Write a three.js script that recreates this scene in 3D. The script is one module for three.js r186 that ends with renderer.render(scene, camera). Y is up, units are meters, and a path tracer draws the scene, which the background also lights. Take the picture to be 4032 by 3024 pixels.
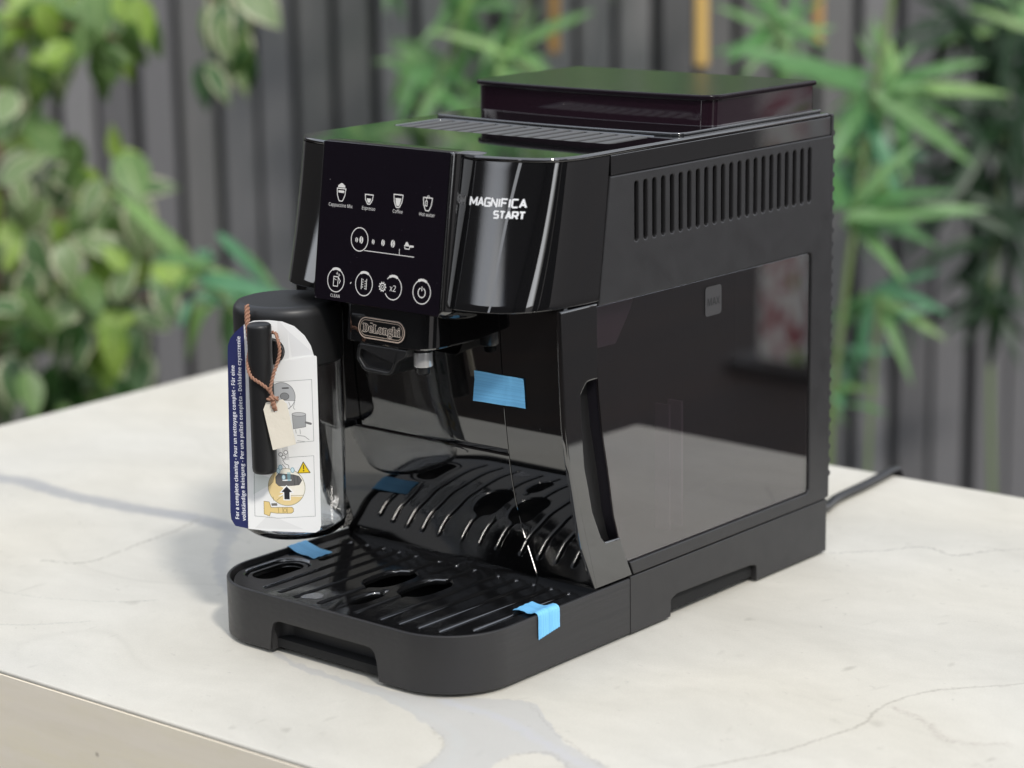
import * as THREE from 'three';
import { RoundedBoxGeometry } from 'three/addons/geometries/RoundedBoxGeometry.js';
import { mergeGeometries } from 'three/addons/utils/BufferGeometryUtils.js';
import { ImprovedNoise } from 'three/addons/math/ImprovedNoise.js';

// ------------------------------------------------------------------ camera, sky, sun, exposure
const scene = new THREE.Scene();
const W = 1024, H = 768;
const camera = new THREE.PerspectiveCamera(18.64, W / H, 0.05, 80);
camera.position.set(1.0469, 0.5279, 1.2501);
camera.rotation.set(-0.2261, 0.7067, -0.0161, 'YXZ');
camera.focus = 1.57;
camera.userData.fStop = 4.8;
camera.updateMatrixWorld(true);

const SUN = new THREE.Vector3(0.86, 1.0, 0.40).normalize();
const noise = new ImprovedNoise();
{
  const w = 512, h = 256, d = new Float32Array(w * h * 4), v = new THREE.Vector3();
  for (let j = 0; j < h; j++) for (let i = 0; i < w; i++) {
    const ph = ((i + 0.5) / w - 0.5) * 2 * Math.PI, th = ((j + 0.5) / h - 0.5) * Math.PI;
    v.set(Math.cos(th) * Math.cos(ph), Math.sin(th), Math.cos(th) * Math.sin(ph));
    const up = Math.max(0, v.y), cs = Math.max(0, v.dot(SUN));
    let c = 0.5 + 0.30 * noise.noise(v.x * 2.2, v.y * 4.0, v.z * 2.2 + 3) + 0.16 * noise.noise(v.x * 6, v.y * 9 + 7, v.z * 6);
    c = THREE.MathUtils.smoothstep(c, 0.35, 0.75);
    const glow = 0.25 * Math.pow(cs, 6) + 0.5 * Math.pow(cs, 40);
    const hz = Math.pow(1 - up, 5);
    const blue = [0.40 + 0.34 * hz, 0.45 + 0.30 * hz, 0.54 + 0.22 * hz];
    const k = (j * w + i) * 4;
    for (let n = 0; n < 3; n++) {
      let L = blue[n] * (1 - c) + [0.64, 0.64, 0.645][n] * c;
      L = L * 1.75 * (1 + 0.7 * hz) + glow * [1.0, 0.95, 0.86][n];
      if (v.y < 0) L = [0.2, 0.19, 0.18][n];
      d[k + n] = L;
    }
    d[k + 3] = 1;
  }
  const sky = new THREE.DataTexture(d, w, h, THREE.RGBAFormat, THREE.FloatType);
  sky.mapping = THREE.EquirectangularReflectionMapping; sky.magFilter = sky.minFilter = THREE.LinearFilter; sky.needsUpdate = true;
  scene.background = sky; scene.environment = sky;
}
const sun = new THREE.DirectionalLight(new THREE.Color(1.0, 0.95, 0.88), 1.75);
sun.position.copy(SUN).multiplyScalar(6); sun.castShadow = true; sun.shadow.radius = 11;
sun.shadow.mapSize.set(2048, 2048);
Object.assign(sun.shadow.camera, { left: -5, right: 5, top: 5, bottom: -5, near: 0.5, far: 16 });
scene.add(sun, sun.target);

// ------------------------------------------------------------------ helpers
let seed = 20240611;
const rnd = () => { seed = (seed + 0x6d2b79f5) | 0; let t = Math.imul(seed ^ (seed >>> 15), 1 | seed); t = (t + Math.imul(t ^ (t >>> 7), 61 | t)) ^ t; return ((t ^ (t >>> 14)) >>> 0) / 4294967296; };
const rr = (a, b) => a + (b - a) * rnd();
const V = (x, y, z) => new THREE.Vector3(x, y, z);
const V2 = (x, y) => new THREE.Vector2(x, y);
const lerp = THREE.MathUtils.lerp;
const used = {};
function numbered(n) { const k = used[n] = (used[n] ?? -1) + 1; return k ? `${n}_${String(k).padStart(3, '0')}` : n; }
function tag(o, label, category, group) { o.userData.label = label; o.userData.category = category; if (group) o.userData.group = group; return o; }
function thing(name, label, category, pos = [0, 0, 0], group) {
  const o = new THREE.Group(); o.name = numbered(name); o.position.set(...pos); scene.add(o); return tag(o, label, category, group);
}
function part(name, geo, mat, parent, label) {
  const list = Array.isArray(geo) ? geo : [geo];
  const g = list.length > 1 ? mergeGeometries(list.map(a => { const b = a.index ? a.toNonIndexed() : a.clone(); for (const k of Object.keys(b.attributes)) if (!['position', 'normal', 'uv'].includes(k)) b.deleteAttribute(k); if (!b.attributes.uv) b.setAttribute('uv', new THREE.BufferAttribute(new Float32Array(b.attributes.position.count * 2), 2)); return b; })) : list[0];
  const m = new THREE.Mesh(g, mat); m.name = name; m.castShadow = m.receiveShadow = true; parent.add(m);
  if (label) m.userData.label = label;
  return m;
}
function structure(name, geo, mat) { const m = part(name, geo, mat, scene); m.name = numbered(name); m.userData.kind = 'structure'; return m; }
function shape(pts) { const s = new THREE.Shape(); pts.forEach((p, i) => i ? s.lineTo(p[0], p[1]) : s.moveTo(p[0], p[1])); s.closePath(); return s; }
function path2(pts) { const s = new THREE.Path(); pts.forEach((p, i) => i ? s.lineTo(p[0], p[1]) : s.moveTo(p[0], p[1])); s.closePath(); return s; }
function extr(s, depth, bevel = 0, crease = 0.5, segs = 2) {
  const g = new THREE.ExtrudeGeometry(s, bevel ? { depth: depth - 2 * bevel, bevelEnabled: true, bevelThickness: bevel, bevelSize: bevel, bevelOffset: -bevel, bevelSegments: segs, curveSegments: 16 } : { depth, bevelEnabled: false, curveSegments: 16 });
  if (bevel) g.translate(0, 0, bevel);
  return creased(g, crease, true);
}
// polygon with rounded corners: pts [x, y, r]
function rounded(pts, n = 6) {
  const out = [];
  pts.forEach((p, i) => {
    const r = p[2] || 0; if (!r) { out.push([p[0], p[1]]); return; }
    const a = pts[(i + pts.length - 1) % pts.length], b = pts[(i + 1) % pts.length];
    const u = V2(a[0] - p[0], a[1] - p[1]).normalize(), v = V2(b[0] - p[0], b[1] - p[1]).normalize();
    const half = Math.acos(THREE.MathUtils.clamp(u.dot(v), -1, 1)) / 2, d = r / Math.tan(half);
    const P = V2(p[0], p[1]), A = P.clone().addScaledVector(u, d), B = P.clone().addScaledVector(v, d);
    const c = P.clone().addScaledVector(u.clone().add(v).normalize(), r / Math.sin(half));
    let a0 = Math.atan2(A.y - c.y, A.x - c.x), a1 = Math.atan2(B.y - c.y, B.x - c.x);
    while (a1 - a0 > Math.PI) a1 -= 2 * Math.PI; while (a1 - a0 < -Math.PI) a1 += 2 * Math.PI;
    for (let k = 0; k <= n; k++) { const t = a0 + (a1 - a0) * k / n; out.push([c.x + r * Math.cos(t), c.y + r * Math.sin(t)]); }
  });
  return out;
}
// normals smoothed over faces that meet at less than the given angle, weighted by area; with keepZ the flat end caps stay flat
function creased(g, angle, keepZ = false) {
  if (g.index) g = g.toNonIndexed();
  const p = g.attributes.position, n = p.count / 3, fn = [], map = new Map(), out = new Float32Array(p.count * 3), cs = Math.cos(angle);
  const a = V(0, 0, 0), b = V(0, 0, 0), c = V(0, 0, 0), keys = [];
  for (let f = 0; f < n; f++) {
    a.fromBufferAttribute(p, f * 3); b.fromBufferAttribute(p, f * 3 + 1); c.fromBufferAttribute(p, f * 3 + 2);
    const w = b.clone().sub(a).cross(c.clone().sub(a)), ar = w.length(); const u = ar > 1e-16 ? w.clone().divideScalar(ar) : V(0, 0, 1);
    fn.push({ u, w, cap: keepZ && Math.abs(u.z) > 0.9999, z: ar <= 1e-16 });
    for (const q of [a, b, c]) { const k = Math.round(q.x * 2e6) + ',' + Math.round(q.y * 2e6) + ',' + Math.round(q.z * 2e6); keys.push(k); const l = map.get(k); l ? l.push(f) : map.set(k, [f]); }
  }
  const t = V(0, 0, 0);
  for (let i = 0; i < p.count; i++) { const F = fn[Math.floor(i / 3)]; if (F.cap) t.copy(F.u); else { t.set(0, 0, 0); for (const f of map.get(keys[i])) { const G = fn[f]; if (!G.cap && !G.z && (F.z || G.u.dot(F.u) > cs)) t.add(G.w); } if (t.lengthSq() < 1e-30) t.copy(F.u); t.normalize(); } out[i * 3] = t.x; out[i * 3 + 1] = t.y; out[i * 3 + 2] = t.z; }
  g.setAttribute('normal', new THREE.BufferAttribute(out, 3)); return g;
}
const sideways = (g, x) => g.rotateY(Math.PI / 2).translate(x, 0, 0);       // shape in (-z, y), extruded towards +x
const lying = (g, y) => g.rotateX(-Math.PI / 2).translate(0, y, 0);         // shape in (x, -z), extruded upwards
const flipX = g => { const o = g.clone().scale(-1, 1, 1); if (o.index) { const a = o.index.array; for (let i = 0; i < a.length; i += 3) { const t = a[i]; a[i] = a[i + 1]; a[i + 1] = t; } } else { for (const k of Object.keys(o.attributes)) { const at = o.attributes[k], n = at.itemSize, a = at.array; for (let i = 0; i < at.count; i += 3) for (let c = 0; c < n; c++) { const t = a[i * n + c]; a[i * n + c] = a[(i + 1) * n + c]; a[(i + 1) * n + c] = t; } } const nn = o.attributes.normal; void nn; } return o; };
function box(x0, x1, y0, y1, z0, z1, r = 0.0008) { const w = x1 - x0, h = y1 - y0, d = z1 - z0; return (r > 0 ? new RoundedBoxGeometry(w, h, d, 2, Math.min(r, w / 2.1, h / 2.1, d / 2.1)) : new THREE.BoxGeometry(w, h, d)).translate((x0 + x1) / 2, (y0 + y1) / 2, (z0 + z1) / 2); }
// surface through rings of points (all the same length)
function loft(rings, { closed = false, capA = false, capB = false, crease = 0.6 } = {}) {
  const n = rings[0].length, pos = [], idx = [], uv = [];
  rings.forEach((r, j) => r.forEach((p, i) => { pos.push(p.x, p.y, p.z); uv.push(i / (n - 1), j / (rings.length - 1)); }));
  const m = closed ? n : n - 1;
  for (let j = 0; j < rings.length - 1; j++) for (let i = 0; i < m; i++) {
    const a = j * n + i, b = j * n + (i + 1) % n, c = a + n, d = b + n;
    idx.push(a, b, d, a, d, c);
  }
  const cap = (r, flip) => {
    const q = rings[r], base = pos.length / 3, ct = q.reduce((s, p) => s.add(p), V(0, 0, 0)).multiplyScalar(1 / n);
    pos.push(ct.x, ct.y, ct.z); uv.push(.5, .5); q.forEach(p => { pos.push(p.x, p.y, p.z); uv.push(.5, .5); });
    for (let i = 0; i < n; i++) { const a = base + 1 + i, b = base + 1 + (i + 1) % n; flip ? idx.push(base, b, a) : idx.push(base, a, b); }
  };
  if (capA) cap(0, true); if (capB) cap(rings.length - 1, false);
  const g = new THREE.BufferGeometry();
  g.setAttribute('position', new THREE.Float32BufferAttribute(pos, 3)); g.setAttribute('uv', new THREE.Float32BufferAttribute(uv, 2)); g.setIndex(idx);
  return creased(g, crease);
}
function tube(pts, r, seg = 40, rad = 8) { return new THREE.TubeGeometry(new THREE.CatmullRomCurve3(pts), seg, r, rad, false); }
function canvasTex(w, h, draw, srgb = true) {
  const c = document.createElement('canvas'); c.width = w; c.height = h; draw(c.getContext('2d'), w, h);
  const t = new THREE.CanvasTexture(c); if (srgb) t.colorSpace = THREE.SRGBColorSpace; t.magFilter = THREE.LinearFilter; t.anisotropy = 8; return t;
}
function noiseTex(n, f, oct = 3, lo = 0, hi = 1) {
  const d = new Uint8Array(n * n * 4);
  for (let j = 0; j < n; j++) for (let i = 0; i < n; i++) {
    let s = 0, a = 1, t = 0; for (let o = 0; o < oct; o++) { const q = f * 2 ** o; const x = i / n, y = j / n; const N = (X, Y) => noise.noise(X * q, Y * q, o * 7.3);
      s += a * ((N(x, y) * (1 - x) + N(x - 1, y) * x) * (1 - y) + (N(x, y - 1) * (1 - x) + N(x - 1, y - 1) * x) * y); t += a; a *= 0.6; }
    const v = Math.round(255 * THREE.MathUtils.clamp(lo + (hi - lo) * (0.5 + 0.9 * s / t), 0, 1)); const k = (j * n + i) * 4; d[k] = d[k + 1] = d[k + 2] = v; d[k + 3] = 255;
  }
  const t = new THREE.DataTexture(d, n, n); t.wrapS = t.wrapT = THREE.RepeatWrapping; t.magFilter = THREE.LinearFilter; t.minFilter = THREE.LinearMipmapLinearFilter; t.generateMipmaps = true; t.needsUpdate = true; return t;
}
const rep = (t, s) => { const c = t.clone(); c.repeat.set(s, s); c.needsUpdate = true; return c; };

// ------------------------------------------------------------------ materials
const col = (r, g, b) => new THREE.Color().setRGB(r, g, b);
const fine = noiseTex(256, 40, 2), cloudy = noiseTex(256, 5, 4, .45, .95);
const dust = (n, bg, a, size = 1024) => { const t = canvasTex(size, size, (c, w, h) => { c.fillStyle = bg; c.fillRect(0, 0, w, h); for (let k = 0; k < n; k++) { c.fillStyle = `rgba(200,196,190,${rnd() ** 2.5 * a})`; c.beginPath(); c.arc(rnd() * w, rnd() * h, .5 + rnd() * 1.5, 0, 7); c.fill(); } for (let k = 0; k < n / 25; k++) { const x = rnd() * w, y = rnd() * h; c.strokeStyle = `rgba(200,196,190,${rnd() * a * .4})`; c.lineWidth = .8; c.beginPath(); c.moveTo(x, y); c.quadraticCurveTo(x + rr(-20, 20), y + rr(-20, 20), x + rr(-26, 26), y + rr(-26, 26)); c.stroke(); } }); t.wrapS = t.wrapT = THREE.RepeatWrapping; return t; };
const M = {};
M.matte = new THREE.MeshPhysicalMaterial({ color: col(0.0205, 0.0198, 0.0208), roughness: 0.60, roughnessMap: rep(cloudy, 9), ior: 1.5, bumpMap: rep(fine, 30), bumpScale: 0.00008 });
M.softBlack = new THREE.MeshPhysicalMaterial({ color: col(0.012, 0.012, 0.0125), roughness: 0.42, ior: 1.5 });
M.gloss = new THREE.MeshPhysicalMaterial({ color: col(0.004, 0.004, 0.0045), roughness: 0.03, ior: 2.3 });
M.mirror = new THREE.MeshPhysicalMaterial({ color: col(0.004, 0.004, 0.0042), roughness: 0.03, ior: 2.0 });
M.mirror.map = dust(500, '#0c0c0d', .5); M.mirror.color.setRGB(1, 1, 1);
M.deep = new THREE.MeshStandardMaterial({ color: col(0.006, 0.006, 0.006), roughness: 0.9 });
M.grate = new THREE.MeshPhysicalMaterial({ color: col(0.006, 0.006, 0.0065), roughness: 0.09, ior: 2.25 });
M.grate.map = rep(dust(900, '#131314', .4), 5); M.grate.color.setRGB(1, 1, 1);
M.rib = new THREE.MeshStandardMaterial({ color: col(0.085, 0.085, 0.085), roughness: 0.6 });
M.chrome = new THREE.MeshPhysicalMaterial({ color: col(0.95, 0.94, 0.92), metalness: .65, roughness: 0.14 });
M.badgeMetal = new THREE.MeshPhysicalMaterial({ color: col(0.62, 0.57, 0.52), metalness: 0.9, roughness: 0.35 });
M.smoke = new THREE.MeshPhysicalMaterial({ color: col(0.50, 0.46, 0.48), transmission: 1, thickness: 0, roughness: 0.0, ior: 2.3 });
M.hopper = new THREE.MeshPhysicalMaterial({ color: col(0.016, 0.007, 0.012), roughness: 0.04, ior: 1.9 });
M.clear = new THREE.MeshPhysicalMaterial({ color: col(0.94, 0.95, 0.96), transmission: 1, thickness: 0.002, roughness: 0.02, ior: 1.48 });
M.tankIn = new THREE.MeshStandardMaterial({ color: col(0.034, 0.022, 0.030), roughness: 0.5 });
M.flap = new THREE.MeshStandardMaterial({ color: col(0.42, 0.36, 0.42), roughness: 0.5 });
M.paper = new THREE.MeshStandardMaterial({ color: col(0.84, 0.84, 0.83), roughness: 0.7 });
M.tagPaper = new THREE.MeshStandardMaterial({ color: col(0.80, 0.74, 0.62), roughness: 0.8, bumpMap: rep(cloudy, 25), bumpScale: 0.0006 });
M.twine = new THREE.MeshStandardMaterial({ color: col(0.36, 0.19, 0.125), roughness: 0.85 });
M.tape = new THREE.MeshPhysicalMaterial({ color: col(0.10, 0.40, 0.78), roughness: 0.55, side: THREE.DoubleSide });
M.cord = new THREE.MeshPhysicalMaterial({ color: col(0.012, 0.012, 0.013), roughness: 0.35 });

// ------------------------------------------------------------------ ground and surroundings
{
  const deck = new THREE.MeshStandardMaterial({ roughness: 0.75, map: canvasTex(1024, 1024, (c, w, h) => {
    for (let i = 0; i < 8; i++) { const l = 8 + rnd() * 4; c.fillStyle = `hsl(${22 + rnd() * 6},38%,${l}%)`; c.fillRect(i * w / 8, 0, w / 8, h); for (let k = 0; k < 60; k++) { c.fillStyle = `rgba(20,10,4,${rnd() * 0.18})`; c.fillRect(i * w / 8 + rnd() * w / 8, rnd() * h, 1 + rnd() * 3, 100 + rnd() * 500); } c.fillStyle = '#120b07'; c.fillRect(i * w / 8, 0, 3, h); }
  }) });
  deck.map.wrapS = deck.map.wrapT = THREE.RepeatWrapping; deck.map.repeat.set(30, 30);
  const g = new THREE.PlaneGeometry(40, 40); g.rotateX(-Math.PI / 2); g.translate(0, -0.95, 0);
  structure('ground', g, deck);
  const unseen_wall = new THREE.MeshStandardMaterial({ color: col(0.03, 0.027, 0.025), roughness: 0.8 });  // for walls out of view, placed to keep the gloss reflections dark
  structure('unseen_wall', [box(-7, -0.4, -0.95, 1.75, 5.0, 5.2, 0), box(-0.1, 4.9, -0.95, 1.75, 5.0, 5.2, 0)], unseen_wall);
  structure('unseen_wall', [[-1, .2], [.3, 1.0], [2.15, 3.1], [3.2, 3.95], [3.98, 4.6], [4.63, 5.2]].map(q => box(4.9, 5.1, -0.95, 1.75, q[0], q[1], 0)), unseen_wall);  // out of view at right; gaps let strips of sky reflect on the head
  structure('unseen_wall', box(-7.2, -7, -0.95, 1.4, -4, 5.2, 0), unseen_wall);
}

{  // stands out of view, placed to reflect in the tank window
  const pt = thing('post', 'white post with red blossom print, out of view, seen only reflected at the rear of the water tank', 'post', [2.83, -0.95, -4.27]);
  part('shaft', new RoundedBoxGeometry(.15, 2.1, .15, 2, .01).translate(0, 1.05, 0), new THREE.MeshStandardMaterial({ roughness: .6, map: canvasTex(128, 1024, (c, w, h) => { c.fillStyle = '#e8e6e0'; c.fillRect(0, 0, w, h); for (let k = 0; k < 110; k++) { c.fillStyle = rnd() < .8 ? `rgba(150,24,44,${.5 + rnd() * .5})` : 'rgba(120,160,40,.9)'; c.beginPath(); c.ellipse(w * (.5 + .38 * Math.sin(k)), rnd() * h, 6 + rnd() * 14, 5 + rnd() * 14, rnd() * 6, 0, 7); c.fill(); } }) }), pt);
  part('foot', new RoundedBoxGeometry(.3, .04, .3, 2, .008).translate(0, .02, 0), new THREE.MeshStandardMaterial({ color: col(.03, .03, .03), roughness: .6 }), pt);
}

// ------------------------------------------------------------------ slatted fence behind, square to the view
const FW = V(-0.6328, 0, -0.7411).normalize(), RT = V(0.7627, -0.0157, -0.6465), UP = V(-0.1333, 0.9744, -0.1809), BK = V(0.6328, 0.2242, 0.7411);
const spot = (u, v, d) => { const s = d / 5054; return camera.position.clone().addScaledVector(RT, (u - 1106) * s).addScaledVector(UP, -(v - 829.5) * s).addScaledVector(BK, -d); };
{
  const mats = [0.145, 0.205, 0.12, 0.17, 0.225, 0.155].map((a, i) => new THREE.MeshStandardMaterial({ color: col(a, a * 0.985, a * (0.97 + 0.02 * (i % 3))), roughness: 0.85, bumpMap: rep(cloudy, 2), bumpScale: 0.002 }));
  const D = 5.0, c0 = camera.position.clone().addScaledVector(FW, D);
  const fence = thing('fence', 'grey fence of upright timber slats standing behind the plants', 'fence', [c0.x, -0.95, c0.z]);
  fence.rotation.y = Math.atan2(-FW.x, -FW.z);
  const pitch = 0.0852, slat = new RoundedBoxGeometry(0.0695, 2.9, 0.03, 2, 0.006);
  for (let i = -32; i <= 32; i++) { const m = part('slat', slat, mats[Math.floor(rnd() * 6)], fence); m.position.set(i * pitch + 0.02 + rr(-.005, .005), 1.45, rr(-0.003, 0.003)); m.rotation.z = rr(-0.002, 0.002); }
  part('backing_board', new THREE.BoxGeometry(65 * pitch, 2.9, 0.01).translate(0, 1.45, -0.045), new THREE.MeshStandardMaterial({ color: col(0.075, 0.075, 0.077), roughness: 0.9 }), fence);
}

// ------------------------------------------------------------------ table
const TH = 0.032;
{
  const TW = 1.21, TD = 0.768, cx = -0.115, cz = -0.034;
  const S = 2048 / TW, hh = Math.round(TD * S);
  const loc = (x, z) => { const dx = x - cx, dz = z - cz, c = Math.cos(TH), s = Math.sin(TH); return [(dx * c - dz * s + TW / 2) * S, (dx * s + dz * c + TD / 2) * S]; };
  const marble = canvasTex(2048, hh, (c, w, h) => {
    c.fillStyle = '#cfcbc0'; c.fillRect(0, 0, w, h);
    const img = c.getImageData(0, 0, w, h), d = img.data;
    for (let j = 0; j < h; j++) for (let i = 0; i < w; i++) {
      const x = i / S, y = j / S, k = (j * w + i) * 4;
      const wx = x + 0.03 * noise.noise(x * 9, y * 9, 1), wy = y + 0.03 * noise.noise(x * 9, y * 9, 5);
      let n = noise.noise(wx * 7, wy * 12, 2) * 0.55 + noise.noise(wx * 22, wy * 40, 3) * 0.35 + noise.noise(wx * 70, wy * 110, 4) * 0.2;
      const fl = noise.noise(wx * 130, wy * 60, 8) * noise.noise(wx * 34 + 5, wy * 30, 9);
      let v = n * 13 - Math.max(0, fl - 0.16) * 70 + (rnd() - 0.5) * 7;
      v -= Math.max(0, 0.035 - Math.abs(noise.noise(wx * 4 + 3, wy * 7, 6))) * 220 * Math.max(0, noise.noise(wx * 3, wy * 3, 11) + 0.25);
      const wm = noise.noise(wx * 5, wy * 5, 15);
      d[k] = 203 + v + wm * 2; d[k + 1] = 199 + v; d[k + 2] = 188 + v - wm * 4;
    }
    c.putImageData(img, 0, 0);
    const vein = (pts, width, style, jit = 3, rep = 1) => { for (let q = 0; q < rep; q++) { c.strokeStyle = style; c.lineJoin = c.lineCap = 'round'; const P = pts.map(p => loc(...p)); const cur = new THREE.CatmullRomCurve3(P.map(p => V(p[0], p[1], 0))); const N = 60; for (let i = 0; i < N; i++) { const a = cur.getPoint(i / N), b = cur.getPoint((i + 1) / N); c.lineWidth = width * (0.6 + 0.8 * Math.abs(noise.noise(i * 0.21 + q * 3, 2, width))); c.beginPath(); c.moveTo(a.x + rr(-jit, jit), a.y + rr(-jit, jit)); c.lineTo(b.x + rr(-jit, jit), b.y + rr(-jit, jit)); c.stroke(); } } };
    const poly = (pts, style, jit = 5) => { const P = pts.map(p => loc(...p)); const cur = new THREE.CatmullRomCurve3(P.map(p => V(p[0], p[1], 0)), true, 'centripetal'); c.fillStyle = style; c.beginPath(); for (let i = 0; i <= 240; i++) { const p = cur.getPoint(i / 240); const a = rr(-jit, jit) * 0.5, x = p.x + a + jit * noise.noise(i * 0.3, 1, 1), y = p.y + a + jit * noise.noise(i * 0.3, 5, 1); i ? c.lineTo(x, y) : c.moveTo(x, y); } c.fill(); };
    // long grey vein on the left
    vein([[-0.60, 0.055], [-0.538, 0.042], [-0.489, 0.046], [-0.432, 0.043], [-0.379, 0.036], [-0.338, 0.028], [-0.29, 0.03]], 46, 'rgba(164,163,160,0.13)', 5, 3);
    vein([[-0.60, 0.06], [-0.489, 0.052], [-0.40, 0.045], [-0.338, 0.033], [-0.25, 0.05]], 4, 'rgba(140,137,131,0.14)', 3);
    vein([[-0.333, 0.027], [-0.323, 0.061], [-0.318, 0.104], [-0.314, 0.163], [-0.345, 0.179]], 4, 'rgba(128,124,116,0.28)', 3);
    vein([[-0.29, 0.03], [-0.24, 0.09], [-0.19, 0.13], [-0.15, 0.15]], 26, 'rgba(168,166,162,0.08)', 4, 2);
    // grey river in front of the machine
    const river = [[-0.06, 0.212], [-0.018, 0.222], [0.03, 0.224], [0.08, 0.218], [0.12, 0.196], [0.144, 0.182], [0.175, 0.20], [0.2, 0.218], [0.251, 0.238], [0.29, 0.25], [0.27, 0.275], [0.236, 0.255], [0.208, 0.243], [0.194, 0.257], [0.198, 0.285], [0.21, 0.34], [0.165, 0.34], [0.163, 0.30], [0.152, 0.27], [0.125, 0.253], [0.08, 0.238], [0.02, 0.231], [-0.018, 0.229]];
    for (let q = 0; q < 3; q++) poly(river, 'rgba(176,175,173,0.2)', 4 + q * 2);
    vein([[0.02, 0.228], [0.09, 0.235], [0.14, 0.25], [0.17, 0.28], [0.185, 0.33]], 10, 'rgba(188,188,187,0.2)', 6, 2);
    vein([[0.10, 0.215], [0.15, 0.215], [0.19, 0.228], [0.25, 0.247]], 14, 'rgba(190,190,188,0.2)', 6, 2);
    vein([[0.125, 0.253], [0.152, 0.27], [0.164, 0.30], [0.166, 0.34]], 3, 'rgba(140,132,122,0.16)', 4);
    vein([[0.144, 0.182], [0.191, 0.212], [0.221, 0.226], [0.251, 0.238]], 3, 'rgba(150,142,132,0.15)', 4);
    vein([[0.194, 0.268], [0.199, 0.25], [0.21, 0.241], [0.236, 0.252]], 3, 'rgba(150,142,132,0.15)', 4);
    // thin crack on the right
    vein([[0.27, 0.25], [0.3, 0.191], [0.318, 0.15], [0.326, 0.116], [0.331, 0.087], [0.325, 0.057], [0.333, 0.014], [0.352, -0.011], [0.376, -0.04], [0.40, -0.10]], 4, 'rgba(140,134,127,0.17)', 2, 2);
    vein([[0.122, -0.201], [0.149, -0.229], [0.172, -0.259], [0.2, -0.253], [0.216, -0.28], [0.26, -0.33]], 4, 'rgba(130,126,120,0.3)', 3);
    vein([[0.33, 0.05], [0.36, 0.06], [0.386, 0.078], [0.42, 0.06]], 3, 'rgba(150,144,136,0.10)', 6, 3);
    vein([[-0.35, 0.25], [-0.28, 0.24], [-0.22, 0.21], [-0.2, 0.19]], 3, 'rgba(150,144,136,0.11)', 3, 2);
    vein([[-0.30, 0.31], [-0.24, 0.29], [-0.2, 0.25]], 3, 'rgba(145,141,134,0.12)', 3, 2);
    for (let k = 0; k < 900; k++) { const x = rnd() * w, y = rnd() * h, l = 1 + rnd() ** 2 * 8, a = rr(-0.5, 0.9); c.strokeStyle = `rgba(105,98,90,${0.03 + rnd() ** 2 * 0.2})`; c.lineWidth = 0.8 + rnd() * 1.6; c.beginPath(); c.moveTo(x, y); c.quadraticCurveTo(x + l * 0.6, y + rr(-3, 3), x + l * Math.cos(a), y + l * Math.sin(a)); c.stroke(); }
  });
  const table = thing('table', 'white marble-look table with grey veins under the coffee machine', 'table', [cx, 0, cz]);
  table.rotation.y = TH;
  const top = new THREE.MeshPhysicalMaterial({ map: marble, roughness: 0.55, ior: 1.45, bumpMap: rep(fine, 1), bumpScale: 0.00002 });
  const g = new RoundedBoxGeometry(TW, 0.0036, TD, 4, 0.0016).translate(0, -0.0018, 0);
  const p = g.attributes.position, uv = g.attributes.uv;
  for (let i = 0; i < p.count; i++) uv.setXY(i, p.getX(i) / TW + 0.5, 0.5 - p.getZ(i) / TD);
  part('tabletop', g, top, table);
  const side = new THREE.MeshPhysicalMaterial({ roughness: 0.6, map: canvasTex(1024, 128, (c, w, h) => { c.fillStyle = '#f9efdc'; c.fillRect(0, 0, w, h); for (let k = 0; k < 2500; k++) { c.fillStyle = `rgba(${rnd() < 0.5 ? '150,135,112' : '246,240,228'},${rnd() * 0.014})`; c.beginPath(); c.ellipse(rnd() * w, rnd() * h, 6 + rnd() * 50, 1 + rnd() * 7, 0, 0, 7); c.fill(); } for (let k = 0; k < 40; k++) { c.fillStyle = `rgba(90,78,62,${0.15 + rnd() * 0.3})`; c.beginPath(); c.arc(rnd() * w, rnd() * h, 0.6 + rnd() * 1.6, 0, 7); c.fill(); } }) });
  part('edge_panel', new RoundedBoxGeometry(TW + 0.0006, 0.1488, TD + 0.0006, 2, .0006).translate(0, -0.0776, 0), side, table);
  const leg = new THREE.BoxGeometry(0.07, 0.7975, 0.07), lm = new THREE.MeshStandardMaterial({ color: col(0.05, 0.045, 0.04), roughness: 0.6 });
  for (const sx of [-1, 1]) for (const sz of [-1, 1]) part('leg', leg, lm, table).position.set(sx * 0.53, -0.55125, sz * 0.31);
}

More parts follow.
